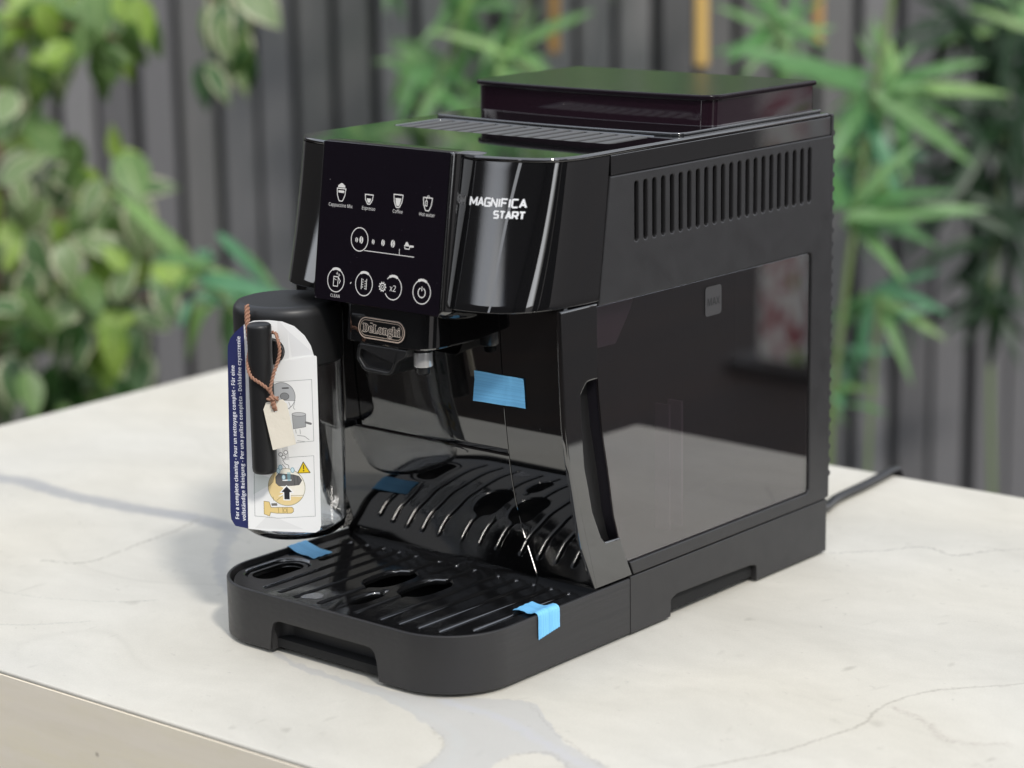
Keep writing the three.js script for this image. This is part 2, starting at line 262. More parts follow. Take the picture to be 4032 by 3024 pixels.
// ------------------------------------------------------------------ coffee machine
const cm = thing('coffee_machine', 'black bean-to-cup coffee machine with touch panel and side water tank on the marble table', 'coffee machine');
{
  // plan outlines of the head, right half from the centre round to the side
  const topH = [[0, .1352], [.03, .1345], [.0525, .1318], [.0697, .1275], [.088, .1240], [.1016, .1195], [.1115, .1140], [.1168, .1050], [.1190, .090], [.1193, .0628]];
  const botH = [[0, .1540], [.03, .1538], [.0525, .1532], [.068, .1525], [.086, .1500], [.0985, .1450], [.1080, .1345], [.1140, .1210], [.1180, .1040], [.1196, .088], [.1197, .0765]];
  const half = P => { let q = new THREE.CatmullRomCurve3(P.map(p => V(p[0], 0, p[1])), false, 'centripetal').getSpacedPoints(240); for (let it = 0; it < 350; it++) { const r = q.map(p => p.clone()); for (let i = 1; i < 240; i++) r[i].lerp(q[i - 1].clone().add(q[i + 1]).multiplyScalar(.5), .5); q = r; } return { getPoint: t => { const f = Math.min(239.9999, Math.max(0, t * 240)), i = Math.floor(f); return q[i].clone().lerp(q[i + 1], f - i); } }; };
  const cT = half(topH), cB = half(botH), N = 120;
  const headPt = (t, y) => { const f = THREE.MathUtils.clamp((y - 0.2378) / (0.3318 - 0.2378), 0, 1); const a = cT.getPoint(t), b = cB.getPoint(t); const k = f + 0.10 * f * (1 - f); return V(lerp(b.x, a.x, k), y, lerp(b.z, a.z, k)); };
  const ring = (y, inset = 0) => { const r = []; for (let i = -N; i <= N; i++) { const p = headPt(Math.abs(i) / N, y); if (i < 0) p.x *= -1; if (inset) { const d = V(0, 0, 0.055).sub(V(p.x, 0, p.z)).normalize(); p.addScaledVector(V(d.x, 0, d.z), inset); } r.push(p); } return r; };
  const rings = [];
  rings.push(ring(0.2378, 0.05).map(p => V(p.x, 0.2382, p.z)), ring(0.2378, 0.0015), ring(0.2381, 0.0005), ring(0.2388));
  for (let k = 1; k <= 24; k++) rings.push(ring(lerp(0.2388, 0.3318, k / 24)));
  part('head_shell', loft(rings, { crease: 0.9 }), M.gloss, cm);
  part('head_underside', lying(extr(shape(ring(0.2378, 0.003).map(p => [p.x, -p.z])), 0.002), 0.2385), M.softBlack, cm);
  // top deck: follows the head outline, runs back to the rear, pocket for the cup warmer
  const outline = ring(0.3318).map(p => [p.x, -p.z]); outline.push([0.1193, 0.196, 0], [-0.1193, 0.196, 0]);
  const deck = shape(outline.map(p => [p[0], p[1]]));
  deck.holes.push(path2(rounded([[-0.098, 0.0155, .004], [0.098, 0.0155, .004], [0.098, -0.0345, .004], [0.06, -0.0362, .02], [0, -0.0368, .05], [-0.06, -0.0362, .02], [-0.098, -0.0345, .004]])));
  part('top_deck', lying(extr(deck, 0.0032, 0.0013, 0.7, 3), 0.3318), M.gloss, cm);
  // gloss side bands behind the head
  for (const s of [-1, 1]) part('side_band', box(s > 0 ? .115 : -.1193, s > 0 ? .1193 : -.115,   .3187, .3318, -.1985, .0617, .0004), M.gloss, cm);
  // cup warmer ribs
  part('warmer_pocket', box(-0.1, 0.1, 0.326, 0.3288, -0.018, 0.04, 0), M.deep, cm);
  for (let i = 0; i < 14; i++) part('warmer_rib', new RoundedBoxGeometry(0.0072, 0.006, 0.0492, 2, 0.001), M.rib, cm).position.set(-0.0885 + i * 0.01362, 0.3319, 0.0105);
  // collar and bean hopper
  const rrect = (hw, z0, z1, r, bow = 0) => { const o = rounded([[-hw, -z0, 0.006], [-hw, -z1, r], [hw, -z1, r], [hw, -z0, 0.006]], 10); return o.map(p => [p[0], p[1] + (bow && p[1] < -z1 + 0.012 ? bow * ((p[0] / hw) ** 2 - 1) : 0)]); };
  const bowed = (hw, z0, z1, r, bow) => { const pts = []; const A = []; for (let i = 0; i <= 10; i++) { const t = Math.PI + (Math.PI / 2) * i / 10; A.push([-hw + r + r * Math.cos(t), -z1 + r + r * Math.sin(t)]); } for (const p of A) pts.push(p); for (let i = 1; i < 20; i++) { const x = lerp(-hw + r, hw - r, i / 20); pts.push([x, -z1 - bow * (1 - (x / (hw - r)) ** 2)]); } for (let i = A.length - 1; i >= 0; i--) pts.push([-A[i][0], A[i][1]]); pts.push([hw, -z0], [-hw, -z0]); return pts; };
  part('hopper_collar', lying(extr(shape(bowed(0.1125, -0.196, -0.022, 0.010, 0.006)), 0.0022, 0.0008, 0.6, 3), 0.3349), M.gloss, cm);
  const hop = (hw, z0, z1, y, r, bow) => bowed(hw, z0, z1, r, bow).map(p => V(p[0], y, -p[1]));
  const hr = [hop(.1092, -.191, -.0642, .3368, .013, .006), hop(.1089, -.190, -.0645, .3374, .013, .006), hop(.1089, -.190, -.0645, .3545, .013, .006), hop(.1090, -.190, -.0644, .3550, .013, .006)];
  part('bean_hopper', loft(hr, { closed: true, capB: true, crease: 0.7 }), M.hopper, cm);
  part('hopper_lid', lying(extr(shape(bowed(.1110, -.1920, -.0622, .014, .006)), .0036, .0012, .7, 3), .3550), new THREE.MeshPhysicalMaterial({ color: col(.010, .006, .009), roughness: .16, ior: 1.3 }), cm);

  // dark inside of the machine so that the seams read dark
  part('chassis', [box(-.1155, .1155, .236, .3285, -.196, .060, 0), box(-.1155, .050, .004, .237, -.196, .060, 0), box(.05, .1155, .004, .050, -.196, .060, 0), box(-.05, .05, .26, .3285, .06, .12, 0)], M.deep, cm);

  // matte side panels with ventilation slots
  const sidePts = rounded([[-.0632, .3183], [-.0755, .2372], [-.0762, .2352], [.1755, .2352, .004], [.1755, .053, .004], [-.0444, .053], [-.0398, .0434], [.2, .0434], [.2, .3183]]);
  const sp = shape(sidePts);
  for (let i = 0; i < 22; i++) { const z = .0353 - i * .009814, w = .0021; const q = []; for (let k = 0; k <= 8; k++) { const t = Math.PI * k / 8; q.push([-z + w * Math.cos(t), .3102 + w * Math.sin(t)]); } for (let k = 0; k <= 8; k++) { const t = Math.PI + Math.PI * k / 8; q.push([-z + w * Math.cos(t), .2745 + w * Math.sin(t)]); } sp.holes.push(path2(q)); }
  const sg = sideways(extr(sp, .0034, .0009, .4), .1166);
  part('side_panel', sg, M.matte, cm);
  part('side_panel', flipX(sg), M.matte, cm);
  part('left_wall', box(-.1195, -.1165, .05, .237, -.176, .062, 0), M.softBlack, cm);
  // rear panel with horizontal ridges
  const back = [box(-.1195, .1195, .0434, .3335, -.2035, -.2, .001)];
  for (let i = 0; i < 26; i++) back.push(new THREE.CylinderGeometry(.0024, .0024, .238, 8).rotateZ(Math.PI / 2).translate(0, .062 + i * .0103, -.2035));
  part('rear_panel', back, M.matte, cm);

  // base plinth with grip recesses
  const arch = [[-.0438, 0.002], [-.0438, .0426], [.2, .0426], [.2, 0.002], [.1072, 0.002], [.1070, .0135, .003], [.0985, .0152, .006], [.055, .0162], [.0095, .0170, .004], [.0025, .0145, .003], [.0022, 0.002]];
  const bs = sideways(extr(shape(rounded(arch, 5)), .012, .0006, .5), .108);
  const plinth = part('base_plinth', [bs, flipX(bs), box(-.1085, .1085, .016, .0424, -.1985, .0430, 0), box(-.1085, .1085, .0026, .018, -.1985, -.110, 0), box(-.1085, .1085, .0026, .018, .004, .0430, 0)], M.matte, cm);
  // curved back of the right-hand grip recess
  const rec = []; for (let j = 0; j <= 14; j++) { const t = j / 14, yb = lerp(.0078, .0015, t ** 2.2) , r = []; for (let i = 0; i <= 6; i++) { const a = i / 6; r.push(V(.1192 - .0085 * Math.sin(a * Math.PI / 2), lerp(.0170, yb, a * a) - .0016 * t * (1 - a), lerp(-.0024, -.1068, t))); } r.push(V(.104, r[6].y + .0005, r[6].z)); rec.push(r); }
  part('grip_recess', loft(rec), new THREE.MeshPhysicalMaterial({ color: col(.05, .049, .05), roughness: .45, side: THREE.DoubleSide }), plinth);
  for (const [x, z] of [[-.09, -.18], [.09, -.18], [-.09, .02], [.09, .02]]) part('rubber_foot', new THREE.CylinderGeometry(.009, .009, .003, 20).translate(x, .0015, z), M.deep, plinth);

  // mirror-black back panel: profile in (z, y)
  const prof = [[.0385, .0722], [.05, .0768], [.06, .0808], [.076, .0873], [.088, .0913], [.099, .0945], [.115, .0981], [.13, .1005], [.145, .1026], [.16, .1043], [.2, .1072], [.2385, .1088]];
  const pc = new THREE.CatmullRomCurve3(prof.map(p => V(p[1], p[0], 0)));
  const zAt = y => { let lo = 0, hi = 1; for (let i = 0; i < 30; i++) { const m = (lo + hi) / 2; pc.getPoint(m).y < y ? lo = m : hi = m; } return pc.getPoint(lo).x; };
  const sheet = (x0, x1, y0, y1, mat, name) => { const rg = [], n = 60; for (let i = 0; i <= n; i++) { const y = lerp(y0, y1, i / n), z = zAt(y), e = Math.min(1, Math.min(i, n - i) / 1) ? 0 : .0003; rg.push([V(x0, y, z - .004), V(x0, y, z - .0003 - e), V(x0 + .00025, y, z - e), V(x1 - .00025, y, z - e), V(x1, y, z - .0003 - e), V(x1, y, z - .004)]); } return part(name, loft(rg, { crease: .45 }), mat, cm); };
  sheet(-.118, .0616, .0385, .1314, M.mirror, 'lower_back_panel');
  sheet(-.074, .0616, .1320, .2385, M.mirror, 'upper_back_panel');
  sheet(.0622, .1168, .0385, .2385, M.mirror, 'service_door');
  // milk jug dock on the left with chamfered lower end
  const dock = extr(shape(rounded([[-.1190, .2378], [-.1190, .150, .01], [-.098, .132, .006], [-.080, .1295, .004], [-.0745, .137, .006], [-.0745, .2378]])), .036, .0025, .5, 4).translate(0, 0, .082);
  part('jug_dock', dock, M.gloss, cm);
  // pillars, the right one with the water tank grip
  const pil = rounded([[-.0814, .0432, .001], [-.0962, .076], [-.1014, .0989], [-.1065, .124], [-.1096, .142], [-.1123, .1606], [-.1142, .198], [-.1155, .2372], [-.0772, .2372], [-.0770, .1868], [-.0891, .1864, .005], [-.0952, .1790, .004], [-.0945, .165], [-.0915, .130], [-.0840, .098], [-.0752, .0790, .004], [-.0705, .0738, .003], [-.0545, .0730], [-.0455, .0530], [-.0410, .0432]], 5);
  const pg = sideways(extr(shape(pil), .0042, .0013, .5, 4), .1156);
  part('pillar', pg, M.gloss, cm);
  part('pillar', sideways(extr(shape(rounded([[-.0814, .0432], [-.0962, .076], [-.1014, .0989], [-.1065, .124], [-.10, .15], [-.06, .15], [-.0410, .0432]])), .0042, .0013, .5, 4), -.1198), M.gloss, cm);
  part('grip_well', sideways(extr(shape([[-.040, .05], ...[.05, .06, .08, .10, .12, .14, .16, .19].map(y => [-(zAt(y) - .006), y]), [-.040, .19]]), .003), .105), M.softBlack, cm);

  // water tank behind the smoked side window
  const win = rounded([[-.0768, .2346, .001], [.1748, .2346, .003], [.1748, .0537, .003], [-.0452, .0537], [-.0545, .0735], [-.0598, .09], [-.0659, .1242], [-.0718, .1514], [-.0756, .180], [-.0766, .205]], 4);
  const tank = part('water_tank', sideways(extr(shape(win), .0012, .0003, .5), .1172), M.smoke, cm);
  part('tank_inner', [box(.0505, .0525, .054, .234, -.175, .064, 0), box(.052, .1165, .052, .0535, -.175, .05, 0), box(.052, .1165, .054, .2345, -.1775, -.1757, 0)], M.tankIn, cm);
  // grip side wall of the tank
  const edge = [[.0452, .0537], [.0545, .0735], [.0598, .09], [.0659, .1242], [.0718, .1514], [.0756, .180], [.0766, .2346]];
  const er = edge.map(p => [V(.1165, p[1], p[0] - .0006), V(.085, p[1], p[0] - .0006)]);
  part('tank_front_wall', loft(er), new THREE.MeshPhysicalMaterial({ color: col(.02, .018, .024), roughness: .08, ior: 1.6, side: THREE.DoubleSide }), tank);
  const mx = canvasTex(256, 256, (c, w, h) => { c.fillStyle = '#3c3b3c'; c.fillRect(0, 0, w, h); c.fillStyle = '#0e0e0f'; c.font = 'bold 92px sans-serif'; c.textAlign = 'center'; c.textBaseline = 'middle'; c.fillText('MAX', w / 2, h / 2 + 8); });
  const ms = rounded([[.0440, .2080, .0025], [.0440, .2288, .0025], [.0632, .2288, .0025], [.0632, .2080, .0025]]);
  const mg = new THREE.ShapeGeometry(shape(ms)); { const p = mg.attributes.position, u = mg.attributes.uv; for (let i = 0; i < p.count; i++) u.setXY(i, (p.getX(i) - .0440) / .0192, (p.getY(i) - .2080) / .0208); }
  part('level_label', sideways(mg, .1187), new THREE.MeshStandardMaterial({ map: mx, roughness: .5, side: THREE.DoubleSide }), tank);
  part('inner_flap', sideways(extr(shape([[-.0712, .2335], [-.0715, .2042], [-.0458, .2038], [-.0305, .2235], [-.0250, .2335]]), .002), .108), M.flap, cm);
  for (const z of [-.0155, -.0300]) part('tank_rib', box(.098, .1100, .06, .150, z, z + .0022, 0), M.flap, cm);

  // spout block under the panel, with badge
  const lean = (g, k = -.144, y0 = .2378) => { const p = g.attributes.position; for (let i = 0; i < p.count; i++) p.setZ(i, p.getZ(i) + k * (p.getY(i) - y0)); g.computeVertexNormals(); return g; };
  const blockPlan = y => { const o = rounded([[-.0372, -.07], [-.0372, -.1530, .009], [.0385, -.1530, .017], [.0400, -.07]], 10); return o.map(p => V(p[0], y, -p[1])); };
  const inset = (r, d) => { const c = V(0, 0, .11); return r.map(p => { const q = c.clone().sub(V(p.x, 0, p.z)).normalize(); return V(p.x + q.x * d, p.y, p.z + q.z * d); }); };
  part('spout_block', lean(loft([inset(blockPlan(.2072), .03), inset(blockPlan(.2072), .0012), inset(blockPlan(.2076), .0003), blockPlan(.2084), blockPlan(.238)], { closed: true, capA: true, crease: .8 }), -.09), M.gloss, cm);
  const badgeTex = canvasTex(1024, 352, (c, w, h) => {
    c.fillStyle = '#0b0b0b'; c.fillRect(0, 0, w, h); c.lineJoin = 'round';
    const rb = (m, lw, st) => { c.lineWidth = lw; c.strokeStyle = st; c.beginPath(); c.roundRect(m, m, w - 2 * m, h - 2 * m, h / 2 - m); c.stroke(); };
    rb(14, 20, '#cdb9a8'); rb(50, 12, '#b9a797');
    c.font = 'bold 176px serif'; c.textAlign = 'center'; c.textBaseline = 'middle'; c.lineWidth = 19; c.strokeStyle = '#d8cabc';
    c.save(); c.translate(w / 2, h / 2 + 4); c.scale(0.96, 1.0); c.strokeText('DeLonghi', 0, 0); c.fillStyle = '#17130f'; c.fillText('DeLonghi', 0, 0); c.restore();
    c.fillStyle = '#cbbcae'; c.fillRect(262, 84, 62, 15);
  });
  const bw = .0425, bh = .0146, bshape = shape(rounded([[-bw / 2, -bh / 2, bh / 2 - .0001], [bw / 2, -bh / 2, bh / 2 - .0001], [bw / 2, bh / 2, bh / 2 - .0001], [-bw / 2, bh / 2, bh / 2 - .0001]], 10));
  const bgm = new THREE.ShapeGeometry(bshape); { const p = bgm.attributes.position, u = bgm.attributes.uv; for (let i = 0; i < p.count; i++) u.setXY(i, p.getX(i) / bw + .5, p.getY(i) / bh + .5); }
  const badge = part('badge', extr(bshape, .0010, .0003), M.softBlack, cm); badge.position.set(.0002, .2180, .1549); badge.rotation.x = -.09;
  const bf = part('badge_face', bgm.translate(0, 0, .00105), new THREE.MeshPhysicalMaterial({ map: badgeTex, roughness: .35, metalness: .25 }), badge);
  void bf;

  // coffee spout shield: rounded plate with raised rim, and the chrome nozzle
  const shS = rounded([[-.0225, .2068, .004], [-.0255, .1965, .006], [-.018, .1878, .004], [.0065, .1872, .007], [.0118, .1965, .006], [.020, .2015, .004], [.022, .2068]], 8);
  const sh2 = shape(shS); sh2.holes.push(path2(rounded([[-.0195, .2066], [-.0225, .1970, .004], [-.0165, .1905, .003], [.0050, .1900, .005], [.0090, .1968, .004], [.0130, .2066]], 6)));
  const shield = part('spout_shield', [extr(sh2, .006, .001, .6, 3).translate(0, 0, .1490), extr(shape(shS.map(p => [p[0] * .97, p[1]])), .026, .0008, .6).translate(0, 0, .1255)], M.softBlack, cm);
  shield.rotation.x = 0;
  const noz = part('hot_water_nozzle', [new THREE.LatheGeometry([V2(0, .0055), V2(.0058, .0055), V2(.0064, .0049), V2(.0064, -.0040), V2(.0060, -.0047), V2(.0045, -.0047)], 32)], M.chrome, cm); noz.position.set(.0228, .1985, .1405);
  part('nozzle_tip', new THREE.LatheGeometry([V2(.0045, 0), V2(.0044, -.004), V2(.0036, -.0052), V2(.0022, -.0052), V2(.0020, -.002)], 28).translate(0, -.0047, 0), M.softBlack, noz);
  part('nozzle_neck', new THREE.CylinderGeometry(.0055, .0062, .006, 28).translate(.0228, .2062, .1405), M.softBlack, cm);

  // touch panel
  const ph = .1075, P0 = V(0, .2339, .1608), ang = Math.atan(.144);
  const panel = new THREE.Group(); void panel;
  const bez = shape(rounded([[-.0605, -.0018, .0065], [.0605, -.0018, .0065], [.0605, ph, .0022], [-.0605, ph, .0022]], 8));
  const pm = part('control_panel', creased(new THREE.ExtrudeGeometry(bez, { depth: .004, bevelEnabled: true, bevelThickness: .0185, bevelSize: .0036, bevelOffset: -.0036, bevelSegments: 12, curveSegments: 10 }).translate(0, 0, -.0225), .5, true), M.gloss, cm);
  pm.position.copy(P0); pm.rotation.x = -ang;
  const PX = 8600, px = (x, y) => [(x / 1000 + .0560) * PX, (.3395 - y / 1000) / Math.cos(0) * PX];
  const fw = Math.round(.112 * PX), fh = Math.round(.1040 * PX);
  const face = canvasTex(fw, fh, (c, w, h) => {
    c.fillStyle = '#120d15'; c.fillRect(0, 0, w, h);
    c.fillStyle = c.strokeStyle = '#e9e6e0'; c.lineCap = c.lineJoin = 'round';
    const X = x => px(x, 0)[0], Y = y => px(0, y)[1], U = PX / 1000;
    const line = (p, lw = .62) => { c.lineWidth = lw * U; c.beginPath(); p.forEach((q, i) => i ? c.lineTo(X(q[0]), Y(q[1])) : c.moveTo(X(q[0]), Y(q[1]))); c.stroke(); };
    const fill = p => { c.beginPath(); p.forEach((q, i) => i ? c.lineTo(X(q[0]), Y(q[1])) : c.moveTo(X(q[0]), Y(q[1]))); c.fill(); };
    const circ = (x, y, r, lw = .55, a = 0, b = 7) => { c.lineWidth = lw * U; c.beginPath(); c.arc(X(x), Y(y), r * U, a, b); c.stroke(); };
    const text = (s, x, y, size, al = 'center') => { c.font = `${size * U}px sans-serif`; c.textAlign = al; c.textBaseline = 'middle'; c.fillText(s, X(x), Y(y)); };
    const cup = (x, y0, y1, w0, w1) => line([[x - w0, y1], [x - w0 * .86, lerp(y1, y0, .55)], [x - w1, y0 + .8], [x - w1 + .7, y0], [x + w1 - .7, y0], [x + w1, y0 + .8], [x + w0 * .86, lerp(y1, y0, .55)], [x + w0, y1], [x - w0, y1]], .75);
    // cappuccino
    cup(-37.8, 301.2, 309.4, 4.0, 2.0); fill([[-41.2, 310.1], [-41, 311.4], [-39.5, 312.2], [-38.6, 312.9], [-37, 312.9], [-36, 312.2], [-34.6, 311.4], [-34.4, 310.1]]); fill([[-40.6, 308.2], [-35, 308.2], [-35.2, 306.6], [-40.4, 306.6]]);
    text('Cappuccino Mix', -37.7, 298.4, 3.1);
    // espresso
    cup(-12.2, 301.3, 307.4, 3.6, 1.7); fill([[-14.2, 305], [-10.2, 305], [-10.8, 303], [-11.4, 302.2], [-13, 302.2], [-13.6, 303]]); text('Espresso', -12.1, 298.5, 3.1);
    // coffee
    cup(13.8, 301.3, 309.5, 4.0, 1.9); fill([[11.2, 307.3], [16.4, 307.3], [15.8, 304], [14.9, 302.2], [12.7, 302.2], [11.8, 304]]); text('Coffee', 14.0, 298.7, 3.1);
    // hot water
    cup(39.6, 301.4, 309.6, 3.9, 1.9); line([[37.6, 307.5], [39.2, 307.5], [39.2, 304.4], [37.6, 304.4], [37.6, 307.5]], .6); line([[38.4, 307.5], [38.4, 309.2], [39, 310.6], [40.2, 311], [41, 309.8]], .5); text('Hot water', 39.7, 298.9, 3.1);
    // bean strength row
    circ(-18.2, 277.8, 7.6, .7);
    const bean = (x, y, r) => { c.save(); c.translate(X(x), Y(y)); c.scale(.72, 1); c.rotate(.2); c.beginPath(); c.arc(0, 0, r * U, 0, 7); c.fill(); c.restore(); c.strokeStyle = '#0c0a0d'; line([[x + r * .15, y + r * .9], [x - r * .1, y + r * .2], [x + r * .1, y - r * .3], [x - r * .15, y - r * .9]], .45); c.strokeStyle = '#e9e6e0'; };
    bean(-20.8, 277.3, 1.7); bean(-16.6, 277.6, 2.4); bean(-5.8, 277.4, 1.7); bean(3, 277.6, 2.1); bean(11.8, 277.8, 2.5);
    line([[22.2, 277.6], [27, 277.6], [26.4, 275.6], [22.8, 275.6], [22.2, 277.6]], .7); fill([[22.4, 278], [23.2, 279.8], [24.4, 280.2], [26.4, 278]]); line([[27, 277.4], [29.6, 277.6]], 1.4);
    line([[-13, 271], [31, 271]], .55); line([[18, 271], [18, 274.8]], .5);
    // bottom row
    for (const [x, y, gap] of [[-37.3, 249, 0], [-11.5, 249.2, 0], [14.6, 249.4, 1], [40.0, 249.5, 0]]) { if (gap) { circ(x, y, 7.6, .7, -2.35, 2.55); } else circ(x, y, 7.6, .7); c.lineWidth = 1.7 * U; c.beginPath(); c.arc(X(x), Y(y), 7.7 * U, -Math.PI / 2 - .42, -Math.PI / 2 + .42); c.stroke(); }
    line([[-39.4, 251.4], [-39.4, 245.2], [-35.4, 245.2], [-35.2, 251.4], [-39.4, 251.4]], .65); line([[-35.2, 251.2], [-33.2, 249], [-34, 247.4]], .6); line([[-39.4, 250], [-37, 249.4]], .5); for (const [x, y] of [[-36.5, 253.7], [-34.6, 252.7]]) { line([[x - .9, y], [x + .9, y]], .4); line([[x, y - .9], [x, y + .9]], .4); }
    text('CLEAN', -37.1, 238.8, 3.0);
    line([[-13.7, 252.5], [-13.7, 246]], .7); line([[-9.3, 252.5], [-9.3, 246]], .7); for (let k = 0; k < 8; k++) { c.beginPath(); c.arc(X(-11.5 + (k % 2 ? 1 : -1)), Y(252 - k * .8), .42 * U, 0, 7); c.fill(); }
    circ(5.3, 249.2, 2.3, .7); circ(5.3, 249.2, 1.0, .5); for (let k = 0; k < 10; k++) { const a = k * Math.PI / 5; line([[5.3 + 2.7 * Math.cos(a), 249.2 + 2.7 * Math.sin(a)], [5.3 + 3.0 * Math.cos(a), 249.2 + 3.0 * Math.sin(a)]], .9); }
    text('x2', 14.6, 249.2, 5.6);
    circ(40, 249.1, 3.1, .75, -1.05, 4.2); line([[40, 250.4], [40, 252.8]], .75);
    fill([[-24.4, 248.3], [-23.6, 248], [-22.8, 249.2], [-23.2, 249.4]]);
    // dust
    for (let k = 0; k < 150; k++) { c.fillStyle = `rgba(190,186,190,${rnd() ** 3 * 0.5})`; c.beginPath(); c.arc(rnd() * w, rnd() * h, .5 + rnd() * 1.6, 0, 7); c.fill(); }
    c.fillStyle = 'rgba(220,218,215,.7)'; for (const [x, y] of [[-48.8, 314.6], [-55, 236], [-54, 235]]) { c.beginPath(); c.arc(X(x), Y(y), 2.4, 0, 7); c.fill(); }
  });
  const fg = new THREE.PlaneGeometry(.112, .1040 / Math.cos(ang)).translate(0, .0530, .0003);
  part('touch_face', fg, new THREE.MeshPhysicalMaterial({ map: face, roughness: .06, ior: 1.7 }), pm);

  // lettering on the right wing, following its surface
  const lt = canvasTex(1024, 440, (c, w, h) => {
    c.fillStyle = '#000'; c.fillRect(0, 0, w, h); c.strokeStyle = '#fff'; c.lineWidth = 30; c.lineJoin = 'round'; c.lineCap = 'butt';
    const G = { M: [[0, 1, 0, 0, .5, .75, 1, 0, 1, 1]], A: [[0, 1, .5, 0, 1, 1], [.2, .68, .8, .68]], G: [[1, .1, .85, 0, .15, 0, 0, .15, 0, .85, .15, 1, 1, 1, 1, .55, .5, .55]], N: [[0, 1, 0, 0, 1, 1, 1, 0]], I: [[.5, 0, .5, 1]], F: [[0, 1, 0, 0, 1, 0], [0, .5, .85, .5]], C: [[1, 0, .15, 0, 0, .15, 0, .85, .15, 1, 1, 1]], S: [[1, 0, .15, 0, 0, .12, 0, .38, .15, .5, .85, .5, 1, .62, 1, .88, .85, 1, 0, 1]], T: [[0, 0, 1, 0], [.5, 0, .5, 1]], R: [[0, 1, 0, 0, .85, 0, 1, .13, 1, .42, .85, .56, 0, .56], [.5, .56, 1, 1]] };
    const wd = { M: 1.25, I: .25 };
    const write = (s, x1, y, hgt, lw) => { const wch = hgt * .66, gap = hgt * .22; let tot = 0; for (const ch of s) tot += wch * (wd[ch] || 1) + gap; let x = x1 - tot + gap; c.lineWidth = lw; for (const ch of s) { const cw = wch * (wd[ch] || 1); for (const p of G[ch]) { c.beginPath(); for (let i = 0; i < p.length; i += 2) { const X = x + p[i] * cw, Y = y + p[i + 1] * hgt; i ? c.lineTo(X, Y) : c.moveTo(X, Y); } c.stroke(); } x += cw + gap; } };
    write('MAGNIFICA', 1000, 40, 138, 30); write('START', 1000, 262, 118, 30);
  }, false);
  const tAt = (x, y) => { let lo = 0, hi = .8; for (let i = 0; i < 40; i++) { const m = (lo + hi) / 2; headPt(m, y).x < x ? lo = m : hi = m; } return lo; };
  const tx0 = .0608, tx1 = .1014, ty0 = .2951, ty1 = .3105, tr = [];
  for (let j = 0; j <= 8; j++) { const y = lerp(ty0, ty1, j / 8), r = []; for (let i = 0; i <= 24; i++) { const x = lerp(tx0, tx1, i / 24), t = tAt(x, y), p = headPt(t, y), q = headPt(t + .01, y).sub(p); p.add(V(-q.z, 0, q.x).normalize().multiplyScalar(.0004)); r.push(p); } tr.push(r); }
  part('lettering', loft(tr), new THREE.MeshStandardMaterial({ color: col(.86, .86, .86), roughness: .5, alphaMap: lt, transparent: true, side: THREE.DoubleSide }), cm, 'white printed lettering on the gloss head');

  // ---------------------------------------------------------------- drip tray
  const R = .048, hw = .12, z0 = .0446, z1 = .22;
  const plan = (ins, n = 28) => { const o = [], w = hw - ins, f = z1 - ins, r = R - ins; o.push(V2(-w, z0)); for (let i = 0; i <= n; i++) { const a = Math.PI + (Math.PI / 2) * i / n; o.push(V2(-w + r + r * Math.cos(a), f - r - r * Math.sin(a))); } for (let i = 1; i < 80; i++) o.push(V2(lerp(-w + r, w - r, i / 80), f)); for (let i = 0; i <= n; i++) { const a = -Math.PI / 2 + (Math.PI / 2) * i / n; o.push(V2(w - r + r * Math.cos(a), f - r - r * Math.sin(a))); } o.push(V2(w, z0)); return o; };
  const cut = p => { if (p.y < z1 - .012) return .0025; const x = p.x, top = .0245; if (Math.abs(x) > .0495) return .0025; const r = .010, e = .0495 - Math.abs(x); return e > r ? top : Math.max(.0025, top - r + Math.sqrt(Math.max(0, r * r - (r - e) ** 2)) - (e < .0012 ? .014 * (1 - e / .0012) : 0)); };
  const A = plan(0), B = plan(.0026), A1 = plan(.0007), B1 = plan(.0020);
  const at = (P, yf) => P.map((p, i) => V(p.x, typeof yf === 'function' ? yf(A[i]) : yf, p.y));
  const tray = part('drip_tray', loft([at(B, cut), at(A1, cut), at(A, p => cut(p) + .0006), at(A, p => Math.max(cut(p) + .001, .028)), at(A, .0408), at(A1, .0415), at(B1, .0415), at(B, .0409), at(B, .030), at(B, cut)], { crease: .9 }), M.matte, cm);
  part('tray_foot_strip', lying(extr(shape(plan(.021).map(p => [p.x, -p.y])), .0022), .0003), M.deep, tray);
  // finger recess in the tray front
  const rp = []; const rc = rounded([[-.0492, -.2190], [-.0492, -.2035, .007], [.0492, -.2035, .007], [.0492, -.2190]], 8);
  for (const y of [.0026, .0242]) rp.push(rc.map(p => V(p[0], y, -p[1])));
  part('finger_recess', [loft(rp), lying(extr(shape(rounded([[-.0495, -.2195], [-.0495, -.2025, .007], [.0495, -.2025, .007], [.0495, -.2195]], 8)), .0015), .0246)], new THREE.MeshPhysicalMaterial({ color: col(.032, .031, .0315), roughness: .5, side: THREE.DoubleSide }), tray);
  part('tray_basin', lying(extr(shape(plan(.006).map(p => [p.x, -p.y])), .006), .004), M.deep, tray);
  // grate
  const gs = shape(plan(.0036).map(p => [p.x, -p.y]));
  const slot = (x, za, zb, hwf, extra = []) => { const n = 40, r = [], l = []; for (let i = 0; i <= n; i++) { const t = i / n, z = lerp(za, zb, (1 - Math.cos(Math.PI * t)) / 2); const e = Math.min(z - za, zb - z); let w = Math.min(hwf, Math.sqrt(Math.max(0, hwf * hwf - Math.max(0, hwf - e) ** 2))); for (const [c, hl, bwid] of extra) { const q = Math.abs(z - c) / hl; if (q < 1) w = Math.max(w, bwid * Math.pow(1 - q ** 3.2, .55)); } w = Math.max(w, .0001); r.push([x + w, -z]); l.push([x - w, -z]); } gs.holes.push(path2(r.concat(l.reverse()))); };
  const sw = .0011;
